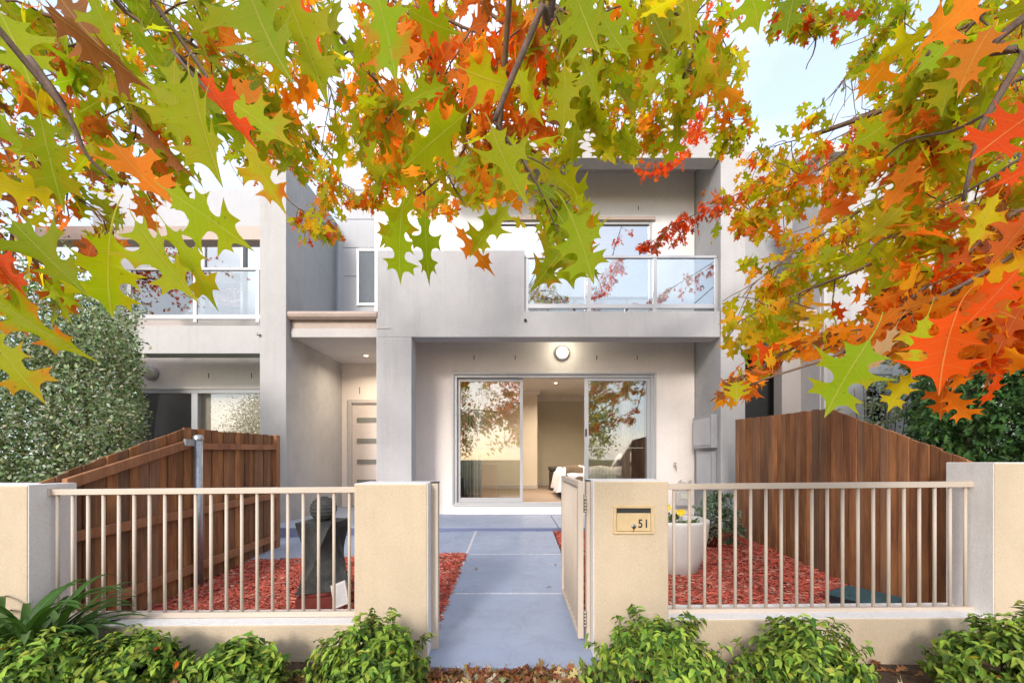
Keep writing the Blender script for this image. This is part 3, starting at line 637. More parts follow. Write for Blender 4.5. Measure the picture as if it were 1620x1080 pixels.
# letterbox set in the pillar
lx0, lx1, lz0, lz1 = PX(970, D0), PX(1034, D0), PZ(844, D0), PZ(798.5, D0)
lb = thing('letterbox', 'small cream enamel letterbox with black number 51', 'letterbox', ((lx0+lx1)/2, D0, lz0)); y = D0-.012; b_ = .018
g = MB(); g.box(lx0, lx1, y, D0-.001, lz1-b_, lz1); g.box(lx0, lx1, y, D0-.001, lz0, lz0+b_*.8); g.box(lx0, lx0+b_, y, D0-.001, lz0+b_*.8, lz1-b_); g.box(lx1-b_, lx1, y, D0-.001, lz0+b_*.8, lz1-b_); g.build('frame', M['flap'], lb, .003)
zm = PZ(811, D0); g = MB(); g.box(lx0+b_, lx1-b_, D0-.0035, D0-.0015, zm-.006, lz1-b_); g.build('slot', M['dark'], lb)
g = MB(); g.box(lx0+b_+.002, lx1-b_-.002, D0-.010, D0-.0015, lz0+b_*.8+.003, zm); g.build('door', M['flap'], lb, .002)
c_ = P(1002.5, 832, D0-.01); g = MB(); g.tube([(c_.x, D0-.016, c_.z), (c_.x, D0-.0095, c_.z)], .0135, 18); g.build('lock', M['chrome'], lb)
g = MB(); g.box(c_.x-.004, c_.x+.004, D0-.0175, D0-.0155, c_.z-.007, c_.z+.007); g.build('keyhole', M['dark'], lb)
g = MB(); g.box(c_.x-.004, c_.x+.005, D0-.0112, D0-.0102, c_.z-.036, c_.z-.014); g.build('rust_mark', plain('rust', (.45, .12, .02), .9), lb)
def text(s_, x, z, y, size, m_, parent, nm='number'):
    cu = bpy.data.curves.new('t', 'FONT'); cu.body = s_; cu.size = size; cu.extrude = .0006; cu.offset = size*.022; cu.space_character = 1.25
    o = bpy.data.objects.new('t', cu); C.objects.link(o); dg = bpy.context.evaluated_depsgraph_get(); me = bpy.data.meshes.new_from_object(o.evaluated_get(dg))
    bpy.data.objects.remove(o); me.materials.clear(); me.materials.append(m_)
    q = bpy.data.objects.new(nm, me); C.objects.link(q); q.parent = parent; q.rotation_euler = (R(90), 0, 0); q.location = Vector((x, y, z))-parent_org(parent); return q
nq = text('51', PX(1008.5, D0), PZ(833.5, D0), D0-.0108, .069, M['ink'], lb); nq.scale = (.82, 1, 1)

# ---------------------------------------------------------------- timber fences
def boardfence(X, y0, y1, top, bot, lab, m_, seed, side, posts, rails, bw=.084):
    rnd = random.Random(seed)
    t = thing('timber_fence', lab, 'fence', (X, (y0+y1)/2, 0)); y = y0; g = MB(); k = 0
    while y < y1-.02:
        w_ = bw*rnd.uniform(.88, 1.1); ye = min(y+w_-.005, y1); off = .007 if k % 2 else 0; off += rnd.uniform(-.002, .002)
        g.cur = (rnd.random(), rnd.random(), rnd.random())
        j_ = rnd.uniform(-.006, .006); x0, x1 = X+off-.008, X+off+.008
        g.hexa([(x0, y, bot(y)), (x1, y, bot(y)), (x1, y, top(y)+j_), (x0, y, top(y)+j_), (x0, ye, bot(ye)), (x1, ye, bot(ye)), (x1, ye, top(ye)+j_), (x0, ye, top(ye)+j_)])
        y += w_; k += 1
    g.build('board_panel', m_, t, .0015)
    for (ya, za, yb, zb_, h) in rails:
        g = MB(); g.cur = (rnd.random(), .6, .5); x0, x1 = (X+.02, X+.058) if side > 0 else (X-.058, X-.02)
        g.hexa([(x0, ya, za), (x1, ya, za), (x1, ya, za+h), (x0, ya, za+h), (x0, yb, zb_), (x1, yb, zb_), (x1, yb, zb_+h), (x0, yb, zb_+h)]); g.build('rail', M['rail'], t, .003)
    for (yp, zt_, w_) in posts:
        g = MB(); g.cur = (rnd.random(), .75, .5); g.box(X-.02 if side > 0 else X-.06, X+.06 if side > 0 else X+.02, yp-w_/2, yp+w_/2, -.1, zt_); g.build('post', M['rail'], t, .004)
    return t
def lerp(pts):
    def f(y):
        for (a_, za), (b, zb_) in zip(pts[:-1], pts[1:]):
            if y <= b: return za+(zb_-za)*(y-a_)/(b-a_)
        return pts[-1][1]
    return f
XL, XR = -3.0, 2.96
lf = boardfence(XL, 2.56, 5.0, lerp([(2.56, 1.04), (3.66, 1.46), (5.0, 1.475)]), lambda y: -.14+.05*(y-2.6), 'weathered brown timber fence with sloped top and rails on the left', M['timber'], 3, 1,
    [(5.04, PZ(688, 5.04), .08)],
    [(2.66, .975, 3.68, 1.285, .075), (3.80, 1.27, 5.0, 1.295, .06), (2.60, .62, 5.0, .70, .07), (2.60, .105, 5.0, .175, .075)])
g = MB(); g.box(XL+.055, XL+.075, 3.60, 3.70, 1.30, 1.36); g.build('bracket', M['galv'], lf)
g = MB(); yy = 3.74; x_ = XL+.075; g.tube([(x_, yy, -.1), (x_, yy, PZ(690, yy))], .036, 20); go = g.build('round_post', M['galv'], lf)
g = MB(); g.lathe((x_, yy, PZ(690, yy)), [(.040, -.03), (.040, 0), (.03, .012), (0, .016)], 20); g.build('cap', M['galv'], go)
boardfence(XR, 2.58, 5.43, lerp([(2.58, 1.15), (3.81, 1.66), (5.43, 1.705)]), lambda y: -.05+.04*(y-2.6), 'tall plain board timber fence with pitched top on the right', M['timber2'], 8, 1, [], [], .078)

# ---------------------------------------------------------------- services on the right party wall
xr_ = PX(1140, DB)
def panelbox(D0_, D1_, z0_, z1_, dep, lab):
    t = thing('meter_box', lab, 'meter box', (xr_-dep/2, (D0_+D1_)/2, z0_), 'grey boxes on right party wall')
    g = MB(); g.box(xr_-dep, xr_-.002, D0_, D1_, z0_, z1_); g.build('housing', M['blade'], t, .006)
    g = MB(); g.box(xr_-dep-.008, xr_-dep-.001, D0_+.04, D1_-.04, z0_+.05, z1_-.04); g.build('door', M['soffit'], t, .004)
panelbox(DB+.08, DB+.72, PZ(708, DB+.1), PZ(655, DB+.1), .10, 'upper flat grey box on party wall beside timber fence')
panelbox(DB+.12, DB+.66, PZ(775, DB+.1), PZ(712, DB+.1)-.015, .07, 'lower flat grey box above the dark red pot')
# gas meter
gm = thing('gas_meter', 'small beige gas meter with pipes low on the cream wall', 'gas meter', P(1078, 800, DW-.1), None)
c = P(1080, 786, DW-.12)
g = MB(); g.box(c.x-.13, c.x+.12, c.y-.07, c.y+.07, c.z-.15, c.z+.11); g.build('case', M['meter'], gm, .03)
g = MB(); g.box(c.x-.05, c.x+.06, c.y-.085, c.y-.07, c.z-.02, c.z+.06); g.build('dial', M['lampoff'], gm, .004)
for dx in (-.09, .08):
    g = MB(); g.tube([(c.x+dx, c.y, c.z+.1), (c.x+dx, c.y, c.z+.2), (c.x+dx+.04, c.y, c.z+.27), (c.x+dx+.08, c.y+.05, c.z+.27)], .014, 8); g.build('pipe', M['meter'], gm)
g = MB(); g.lathe((c.x-.02, c.y-.02, c.z+.2), [(0, 0), (.07, 0), (.075, .02), (.06, .05), (0, .06)], 16); g.build('regulator', M['meter'], gm)
tp = thing('garden_tap', 'small brass garden tap on wall right of the sliding door', 'tap', P(1066, 741, DW), None); c = P(1066, 737, DW)
g = MB(); g.tube([(c.x, DW, c.z), (c.x, DW-.08, c.z), (c.x, DW-.11, c.z-.03), (c.x, DW-.11, c.z-.06)], .012, 8); g.build('spout', M['chrome'], tp)
g = MB(); g.tube([(c.x, DW-.06, c.z), (c.x, DW-.06, c.z+.05)], .008, 6); g.box(c.x-.03, c.x+.03, DW-.066, DW-.054, c.z+.05, c.z+.062); g.build('handle', M['chrome'], tp)

# ---------------------------------------------------------------- statue, panel, planter, pots, box
sxc, syc = PX(507, 3.15), 3.2; sz = gz(sxc, syc)-.01
st = thing('garden_fountain', 'dark stone twisted column fountain with ridged ball on top', 'fountain', (sxc, syc, sz))
def ringcol(levels, n=16):
    g = MB(); vs = []
    for (z, w_, tw) in levels:
        for k in range(n):
            s_ = k/(n/4); e_, f_ = int(s_), s_-int(s_); cs = [(-1, -1), (1, -1), (1, 1), (-1, 1)]; a0, a1 = cs[e_ % 4], cs[(e_+1) % 4]
            p = Vector((a0[0]+(a1[0]-a0[0])*f_, a0[1]+(a1[1]-a0[1])*f_)); p = p*w_/2; ct, st_ = math.cos(tw), math.sin(tw)
            vs.append((sxc+p.x*ct-p.y*st_, syc+p.x*st_+p.y*ct, sz+z))
    m_ = len(levels); g.add(vs, [(i*n+k, i*n+(k+1) % n, (i+1)*n+(k+1) % n, (i+1)*n+k) for i in range(m_-1) for k in range(n)]+[tuple(range((m_-1)*n, m_*n)), tuple(range(n-1, -1, -1))])
    return g
g = MB(); g.rot((sxc, syc, sz+.065), .34, .34, .13, Matrix.Rotation(.3, 3, 'Z')); g.build('plinth', M['redbrick'], st, .01)
g = MB(); g.lathe((sxc, syc, sz+.13), [(.17, 0), (.18, .01), (.18, .03), (.16, .035), (0, .035)], 24); g.build('tray', M['redbrick'], st)
lv = []
for i in range(25):
    u = i/24; w_ = .335-.19*math.sin(math.pi*min(1, u*.95+.03))**1.0*(1 if u < 2 else 0); w_ = .36*(1-u)+.29*u-.105*math.sin(math.pi*u)**1.2
    lv.append((.165+.52*u, w_, .35+1.15*u))
ringcol(lv).build('column', M['basalt'], st, .004)
g = MB(); prof = []
n = 11
for i in range(n*4+1):
    u = i/(n*4); a_ = -math.pi/2+u*math.pi; rr = .098*(1+.03*math.cos(u*n*2*math.pi)); prof.append((max(0, rr*math.cos(a_)), rr*math.sin(a_)))
g.lathe((sxc, syc, sz+.775), prof, 40); g.build('ball', M['basalt'], st)
g = MB(); g.tube([(sxc+.12, syc-.02, sz+.55), (sxc+.16, syc, sz+.4), (sxc+.20, syc-.03, sz+.25), (sxc+.28, syc-.02, sz+.12), (sxc+.33, syc-.05, sz+.03)], .004, 6); g.build('cable', M['dark'], st)
vg = thing('solar_panel', 'small white slatted panel leaning beside the fountain base', 'panel', P(538, 962, 2.98))
c = P(538, 940, 2.96); Mx = Matrix.Rotation(R(-22), 3, 'Y')@Matrix.Rotation(R(-25), 3, 'X')
g = MB(); g.rot(c, .115, .02, .175, Mx); g.build('panel', M['trimw'], vg, .003)
g = MB()
for k in range(11): g.rot(c+Mx@Vector((0, -.0115, -.062+k*.0125)), .086, .003, .006, Mx)
g.build('slats', M['alud'], vg)
pc = Vector((PX(1066, 3.95), 4.0, gz(1.5, 4.0)-.02))
pp = thing('planter_pot', 'large white round planter holding yellow flowers', 'planter', pc)
g = MB(); g.lathe(pc, [(0, 0), (.20, 0), (.235, .02), (.29, .17), (.325, .35), (.338, .48), (.342, .50), (.335, .515), (.305, .515), (.298, .50), (.290, .42), (0, .42)], 48); g.build('pot', M['pot'], pp)
g = MB(); g.lathe(pc, [(.288, .425), (.15, .44), (0, .435)], 32); g.build('soil', M['soil'], pp)
rc = Vector((PX(1121, 4.75), 4.8, gz(2.2, 4.8)-.02))
rp_ = thing('plant_pot', 'small dark red glazed pot beside the white planter', 'pot', rc)
g = MB(); g.lathe(rc, [(0, 0), (.10, 0), (.125, .1), (.14, .24), (.15, .25), (.15, .28), (.13, .28), (.125, .22), (0, .22)], 32); g.build('pot', M['redpot'], rp_)
g = MB(); g.lathe(rc, [(.128, .235), (0, .24)], 20); g.build('soil', M['soil'], rp_)
gb = thing('meter_cover', 'teal lidded ground box at the foot of the right timber fence', 'box', (2.66, 3.12, .04)); c = Vector((2.68, 3.10, .075)); Mx = Matrix.Rotation(R(28), 3, 'Z')
g = MB(); g.rot(c, .36, .34, .10, Mx); g.build('box', M['ink'], gb, .01)
g = MB(); g.rot(c+Vector((0, 0, .058)), .38, .36, .014, Mx)
rnd = random.Random(4)
for i in range(60):
    q = Mx@Vector((rnd.uniform(-.17, .17), rnd.uniform(-.16, .16), .067)); g.rot(c+q, .028, .006, .005, Matrix.Rotation(rnd.uniform(0, 3), 3, 'Z'))
g.build('lid', M['grnbox'], gb, .002)

# ---------------------------------------------------------------- leaves
OAK = [(.012, 0, 1), (.05, .07, 0), (.11, .13, 0), (.22, .13, 1), (.155, .205, 0), (.12, .26, 0), (.115, .315, 0), (.17, .375, 0), (.27, .385, 0), (.44, .345, 1), (.35, .43, 0), (.33, .49, 0), (.385, .60, 1),
       (.27, .555, 0), (.18, .57, 0), (.13, .615, 0), (.115, .67, 0), (.145, .72, 0), (.22, .735, 0), (.36, .765, 1), (.25, .81, 0), (.23, .86, 0), (.25, .95, 1), (.15, .895, 0), (.09, .915, 0), (.05, .98, 0), (0, 1.15, 1)]
OAKL = [p for i, p in enumerate(OAK) if p[2] or i in (2, 5, 7, 8, 10, 14, 16, 18, 20, 24)]
def smooth(pts, k):
    out = []
    for i in range(len(pts)-1):
        p1, p2 = pts[i], pts[i+1]; p0 = pts[i-1] if i and not p1[2] else p1; p3 = pts[i+2] if i+2 < len(pts) and not p2[2] else p2
        for s_ in range(k):
            t = s_/k; out.append(tuple(.5*((2*p1[a_])+(-p0[a_]+p2[a_])*t+(2*p0[a_]-5*p1[a_]+4*p2[a_]-p3[a_])*t*t+(-p0[a_]+3*p1[a_]-3*p2[a_]+p3[a_])*t**3) for a_ in (0, 1)))
    out.append(pts[-1][:2]); return out
def template(half, ribs, pet=.3):
    top = half[-1][1]; rib = [(0, y) for y in np.linspace(0.0, top, ribs+1)[:-1]]
    poly = half+rib[::-1]          # right side then back down the midrib
    tri = tessellate_polygon([[Vector((x, y, 0)) for x, y in poly]])
    V = list(poly); Fs = [tuple(t) for t in tri]; nh = len(half); n = len(poly)
    mp_ = {}
    for i in range(n):
        if i < nh-1: mp_[i] = len(V); V.append((-poly[i][0], poly[i][1]))
        else: mp_[i] = i
    Fs += [tuple(mp_[i] for i in t[::-1]) for t in tri]
    if pet:
        o = len(V); k = 5 if pet > .35 else 1
        for i in range(k+1): yy = -pet+(pet+.01)*i/k; hw = .006+.004*i/k; V += [(-hw, yy), (hw, yy)]
        Fs += [(o+2*i, o+2*i+1, o+2*i+3, o+2*i+2) for i in range(k)]
    return np.array(V, float), Fs
T_HERO = template(smooth(OAK, 4), 14, .5); T_MID = template([p[:2] for p in OAK], 6); T_FAR = template([p[:2] for p in OAKL], 3, .25)
lan = [(0.006, 0), (.09, .12), (.17, .33), (.17, .5), (.11, .75), (.04, .92), (0, 1)]; T_LAN = template(lan, 3, .1)
lan2 = [(0.01, 0), (.26, .3), (.25, .6), (0, 1)]; T_SM = template(lan2, 2, 0)
T_SPRAY = template([(.01, 0), (.12, .15), (.05, .22), (.25, .42), (.08, .45), (.28, .72), (.07, .7), (.12, .95), (0, 1)], 3, 0)

def leafmesh(name, T, leaves, mat, parent=None, **kw):
    """leaves: rows of pos(3) dir(3) nrm(3) size fold curl sway width col(3) amt"""
    V, Fs = T; A = np.array(leaves, float); n, m = len(A), len(V)
    pos, d, nr = A[:, 0:3], A[:, 3:6], A[:, 6:9]
    d = d/np.linalg.norm(d, axis=1, keepdims=True); s_ = np.cross(d, nr); s_ /= (np.linalg.norm(s_, axis=1, keepdims=True)+1e-9); nr = np.cross(s_, d)
    size, fold, curl, sway, wid = (A[:, i][:, None] for i in (9, 10, 11, 12, 13))
    x = V[None, :, 0]*wid; y = V[None, :, 1]+0*x; yc = np.clip(y, -.05, 2)
    asym = 1+.22*np.sin(A[:, 0]*97+A[:, 2]*53)[:, None]*np.sign(x)*np.sin(y*5+A[:, 1][:, None]*40)
    x = x*asym*(1+.20*np.sin(y*8+A[:, 0][:, None]*71+A[:, 2][:, None]*29)*(np.abs(x) > .1))
    back_ = np.clip(-y, 0, 1)
    z = fold*np.abs(x)-curl*yc**2*.5+.10*np.sin(y*7+A[:, 0][:, None]*60)*x+(.6*np.sin(A[:, 0]*41+A[:, 1]*83)[:, None]*np.sign(x)+.5)*curl*x*x*1.3+.25*fold*x*x*np.sin(y*9+A[:, 2][:, None]*31)*3-.9*back_**2
    x2 = x+sway*yc**2*.3
    W = pos[:, None, :]+size[:, :, None]*(x2[:, :, None]*s_[:, None, :]+y[:, :, None]*d[:, None, :]+z[:, :, None]*nr[:, None, :])
    W = W.reshape(-1, 3)
    org = parent_org(parent) if parent is not None else Vector(kw.pop('org', (0, 0, 0)))
    fl = np.array([i for f in Fs for i in f]); ln = np.array([len(f) for f in Fs])
    loops = (fl[None, :]+(np.arange(n)*m)[:, None]).ravel(); lens = np.tile(ln, n); starts = np.concatenate([[0], np.cumsum(lens)[:-1]])
    me = bpy.data.meshes.new(name); me.vertices.add(n*m); me.vertices.foreach_set('co', (W-np.array(org)).ravel())
    me.loops.add(len(loops)); me.loops.foreach_set('vertex_index', loops.astype(np.int32)); me.polygons.add(len(lens)); me.polygons.foreach_set('loop_start', starts.astype(np.int32))
    me.polygons.foreach_set('use_smooth', np.ones(len(lens), bool)); me.update(calc_edges=True)
    col = np.repeat(np.concatenate([A[:, 14:17], np.ones((n, 1))], 1), m, 0); me.attributes.new('tint', 'FLOAT_COLOR', 'POINT').data.foreach_set('color', col.ravel())
    lfv = np.stack([np.tile(V[:, 0], n), np.tile(V[:, 1], n), np.repeat(A[:, 17], m)], 1); me.attributes.new('lf', 'FLOAT_VECTOR', 'POINT').data.foreach_set('vector', lfv.ravel())
    me.materials.append(mat); me.validate(); o = bpy.data.objects.new(name, me); C.objects.link(o)
    if parent is not None: o.parent = parent
    else: o.location = org
    return tag(o, **kw)

PAL = {'G': (.27, .35, .008), 'g': (.18, .26, .01), 'Y': (.44, .43, .01), 'y': (.68, .40, .02), 'O': (.66, .23, .015), 'o': (.52, .13, .02), 'R': (.66, .085, .008), 'r': (.46, .05, .02), 'B': (.22, .085, .03), 'b': (.33, .15, .06), 'W': (.50, .38, .25)}
def pcol(rnd, pal):
    c = PAL[rnd.choice(pal)]; k = rnd.uniform(.78, 1.22); return tuple(min(.9, x*k*rnd.uniform(.9, 1.1)) for x in c)
def rv(rnd): return Vector((rnd.gauss(0, 1), rnd.gauss(0, 1), rnd.gauss(0, 1))).normalized()

# ---------------------------------------------------------------- the oak over the camera
rnd = random.Random(11)
oak = thing('oak_tree', 'pin oak with green, orange and red autumn leaves overhanging the whole front yard', 'tree', (.9, -1.9, -.1))
def limb(nm, pts, r0, r1, n=8, parent=oak, mat=None, wob=0):
    pts = [Vector(p) for p in pts]; q = []
    for i in range(len(pts)-1):      # catmull-rom
        p0, p1, p2, p3 = pts[max(0, i-1)], pts[i], pts[i+1], pts[min(len(pts)-1, i+2)]
        for k in range(4):
            t = k/4; q.append(.5*((2*p1)+(p2-p0)*t+(2*p0-5*p1+4*p2-p3)*t*t+(3*p1-p0-3*p2+p3)*t**3))
    q.append(pts[-1]); m_ = len(q)
    if wob: q = [p+rv(rnd)*wob*(1 if 0 < i < m_-1 else 0) for i, p in enumerate(q)]
    g = MB(); g.tube(q, [r0+(r1-r0)*i/(m_-1) for i in range(m_)], n); return g.build(nm, mat or M['twig'], parent), q
limb('trunk', [(.9, -1.9, -.15), (.92, -1.88, .8), (.85, -1.9, 1.8), (.9, -1.8, 2.8), (.8, -1.7, 4.2), (.85, -1.7, 6.0)], .17, .07, 16, mat=M['bark'])
HUB = {'L': Vector((-1.3, -.2, 2.9)), 'C': Vector((.15, .2, 3.1)), 'R': Vector((2.6, .5, 3.1)), 'HL': Vector((-2.2, 1.2, 5.2)), 'H': Vector((.3, 1.6, 5.6)), 'HR': Vector((4.2, 1.6, 4.8))}
for k, a_ in (('L', 2.4), ('C', 2.6), ('R', 2.3), ('HL', 3.6), ('H', 4.0), ('HR', 3.4)):
    h = HUB[k]; s0 = Vector((.88, -1.8, a_)); limb('limb', [s0, s0.lerp(h, .5)+Vector((0, 0, .18)), h], .06, .022, 10, mat=M['bark'])

# openings in the canopy where sky and wall show (outline in the picture plane, used as pruning)
HOLES = [[(1180, 150), (1235, 75), (1300, 62), (1345, 80), (1335, 125), (1260, 172), (1208, 198)],
         [(905, 262), (960, 250), (1005, 262), (1000, 300), (1060, 285), (1095, 275), (1100, 330), (1040, 345), (970, 345), (910, 300)],
         [(412, 262), (470, 270), (480, 330), (436, 335), (412, 400), (405, 330)], [(545, 335), (600, 335), (600, 400), (545, 400)], [(905, 215), (955, 215), (950, 245), (905, 245)],
         [(1040, 285), (1100, 265), (1130, 270), (1100, 330)]]
BND = [(-200, 640), (0, 600), (60, 560), (120, 500), (170, 400), (230, 370), (330, 380), (415, 340), (440, 400), (545, 405), (560, 335), (640, 350), (720, 350), (745, 330), (800, 330), (830, 400), (860, 440), (960, 430), (985, 315), (1000, 330),
       (1005, 405), (1070, 400), (1110, 380), (1120, 420), (1135, 500), (1140, 560), (1090, 640), (1150, 650), (1215, 600), (1260, 575), (1320, 560), (1420, 570), (1560, 640), (1800, 640)]
def inpoly(x, y, p):
    c_ = False
    for i in range(len(p)):
        (x1_, y1_), (x2_, y2_) = p[i-1], p[i]
        if (y1_ > y) != (y2_ > y) and x < (x2_-x1_)*(y-y1_)/(y2_-y1_)+x1_: c_ = not c_
    return c_
def keep(p, lim=True):
    if p.y < .3: return True
    x, y = proj(p)
    if y < -40 or x < -80 or x > 1700: return y < 900
    for (xa_, ya_), (xb_, yb_) in zip(BND[:-1], BND[1:]):
        if xa_ <= x < xb_:
            if y > ya_+(yb_-ya_)*(x-xa_)/(xb_-xa_): return False
    return not any(inpoly(x, y, h) for h in HOLES)
def leafrow(p, d, n, size, pal, amt=None, wid=None, fold=None, col=None):
    return [*p, *d, *n, size, rnd.uniform(-.15, .35) if fold is None else fold, rnd.uniform(-.3, .9), rnd.uniform(-.5, .5), wid or rnd.uniform(.85, 1.1), *(col or pcol(rnd, pal)), rnd.choice((0, .2, .5, .9)) if amt is None else amt]
def grow(hub, path, r0, spread, ntw, nlf, pal, size=.115, parent=oak, T=None, lim=True, hubr=None):
    pts = ([HUB[hub]] if hub else [])+[P(*q) for q in path]
    br, q = limb('branch', pts, r0, .0025 if size > .06 else .004, 6, parent, wob=.004)
    n0 = 4 if hub else 0; vis = q[n0:]; rows = []; tw = MB()
    nx = 9 if hub in ('H', 'HL', 'HR') and size > .1 else 0
    for i in range(-nx, ntw):
        vis = q[1:n0+1] if i < 0 else q[n0:]
        t = rnd.random() if i < 0 else (i+rnd.random())/ntw; f_ = t*(len(vis)-1); k = min(int(f_), len(vis)-2); p = vis[k].lerp(vis[k+1], f_-k); ax = (vis[k+1]-vis[k]).normalized()
        d = (rv(rnd)*Vector((1, 1, 1)).length*.55+ax*.55+Vector((0, 0, -.28))).normalized(); Lg = spread*rnd.uniform(.35, 1)*(1-.35*t)
        tp_ = [p]; dd = d.copy()
        for s_ in range(4): dd = (dd+rv(rnd)*.22+Vector((0, 0, -.10))).normalized(); tp_.append(tp_[-1]+dd*Lg/4)
        if not keep(tp_[2], lim) or not keep(tp_[4], lim): 
            if not keep(p, lim): continue
            tp_ = [p, p.lerp(tp_[1], .6), tp_[1]]
        tw.tube(tp_, [.0028*(1-.6*j_/len(tp_))+(.0008 if size > .06 else 0) for j_ in range(len(tp_))], 4, False)
        for s_ in range(nlf):
            u = 1-.75*rnd.random()**1.4; fi = u*(len(tp_)-1); kk = min(int(fi), len(tp_)-2); b = tp_[kk].lerp(tp_[kk+1], fi-kk)
            sp_ = rv(rnd)*size*.5; b = b+sp_; ld = (dd*.5+rv(rnd)*.75+Vector((0, 0, -.55))).normalized(); sz_ = size*rnd.uniform(.6, 1.15); b2 = b+ld*sz_*.25
            nrm = (rv(rnd)+Vector((0, -.55, .25))).normalized()
            if size > .1 and b2.y > 2 and mnoise.noise(b2*2.6) > .16: continue
            if lim and not (keep(b2) and keep(b2+ld*sz_*.9)): continue
            q_ = b2+ld*sz_
            if min(b2.y, q_.y) < .8 and any(p_.y > .05 and -150 < proj(p_)[0] < 1780 and -250 < proj(p_)[1] < 1200 for p_ in (b2, q_)): continue
            rows.append(leafrow(b2, ld, nrm, sz_, pal))
    if tw.v: tw.build('twigs', M['twig'], br)
    if rows: leafmesh('foliage', T or T_FAR, rows, M['leaf'], br)
    return len(rows)
tot = 0
FAR = [  # hub, path, spread, twigs, leaves per twig, palette
 ('HL', [(-60, -60, 3.0), (120, 40, 3.2), (260, 150, 3.3), (390, 240, 3.4)], .55, 34, 11, 'GGGgYo'),
 ('HL', [(150, -90, 2.6), (280, 30, 2.8), (400, 120, 3.0), (500, 235, 3.1)], .55, 34, 11, 'GGgYyO'),
 ('H', [(380, -90, 2.7), (480, 60, 2.9), (530, 170, 3), (520, 290, 3.1)], .5, 32, 11, 'GGYyOG'),
 ('H', [(470, -90, 3.2), (560, 90, 3.3), (600, 210, 3.3), (690, 320, 3.3)], .5, 44, 12, 'OyyYoYG'),
 ('H', [(600, -90, 3.3), (660, 120, 3.3), (610, 240, 3.3), (570, 320, 3.3)], .45, 42, 12, 'OyyYyGo'),
 ('H', [(700, -90, 2.6), (745, 100, 2.7), (735, 230, 2.7), (775, 300, 2.8)], .45, 38, 11, 'OOyYGY'),
 ('H', [(830, -90, 2.4), (880, 80, 2.4), (885, 200, 2.3), (905, 330, 2.3)], .36, 26, 9, 'GGGgY'),
 ('H', [(930, -90, 2.6), (1000, 60, 2.7), (1010, 140, 2.7), (975, 260, 2.8)], .45, 34, 11, 'GYYOGY'),
 ('H', [(1020, -90, 3.0), (1080, 50, 3.0), (1060, 130, 3.1), (1030, 210, 3.2)], .45, 32, 11, 'GYYGOo'),
 ('H', [(1130, -90, 2.8), (1140, 40, 2.8), (1135, 130, 2.9), (1160, 190, 3)], .38, 26, 9, 'GgYGO'),
 ('H', [(1230, -90, 2.6), (1260, 0, 2.6), (1290, 60, 2.6), (1275, 110, 2.6)], .36, 30, 10, 'GYrGG'),
 ('HR', [(1440, -90, 2.8), (1420, 20, 2.8), (1370, 90, 2.9), (1330, 130, 3)], .42, 46, 10, 'GgGYG'),
 ('HR', [(1720, -60, 2.8), (1560, 60, 2.9), (1450, 140, 3.0), (1290, 212, 3.1), (1190, 240, 3.2)], .42, 50, 12, 'GGYYRyG'),
 ('HR', [(1720, 60, 2.5), (1500, 150, 2.6), (1354, 230, 2.7), (1254, 290, 2.8), (1140, 335, 2.8)], .42, 62, 12, 'OyGYYyGo'),
 ('HR', [(1720, 140, 2.3), (1520, 235, 2.4), (1400, 310, 2.4), (1270, 390, 2.5), (1190, 450, 2.5)], .38, 52, 12, 'GYyGYO'),
 ('R', [(1720, 200, 2.0), (1520, 330, 2.0), (1380, 415, 2.0), (1250, 470, 2.0), (1165, 510, 2.0)], .28, 34, 9, 'YGyYG'),
 ('HR', [(1720, -100, 2.2), (1620, 10, 2.2), (1500, 50, 2.3), (1420, 120, 2.4)], .42, 50, 11, 'GGYGYG'),
 ('HR', [(1720, 220, 3), (1560, 260, 3.0), (1440, 330, 3.0), (1320, 370, 3.1)], .4, 40, 12, 'GYOyYo'),
 ('HR', [(1750, 330, 2.4), (1640, 390, 2.4), (1540, 440, 2.4), (1430, 470, 2.4)], .32, 40, 11, 'OoyBYR'),
 ('HL', [(-90, 60, 2.4), (60, 100, 2.5), (160, 190, 2.6), (230, 290, 2.7)], .45, 30, 11, 'GgYGoB'),
 ('H', [(980, -110, 3.8), (930, 40, 3.8), (860, 120, 3.8), (800, 190, 3.8)], .6, 26, 10, 'YGyGO'),
 ('H', [(300, -110, 3.9), (360, 60, 3.9), (440, 160, 3.9), (470, 220, 3.9)], .6, 22, 10, 'GGYg'),
 ('H', [(640, -110, 3.9), (680, 60, 3.9), (700, 160, 3.9), (650, 220, 3.9)], .6, 24, 10, 'GGYyO'),
]
for h, p, s_, a_, b_, pal in FAR: tot += grow(h, p, .014, s_*1.15, int(a_*(.72 if h == 'HR' else .85)), b_, pal, size=.105)
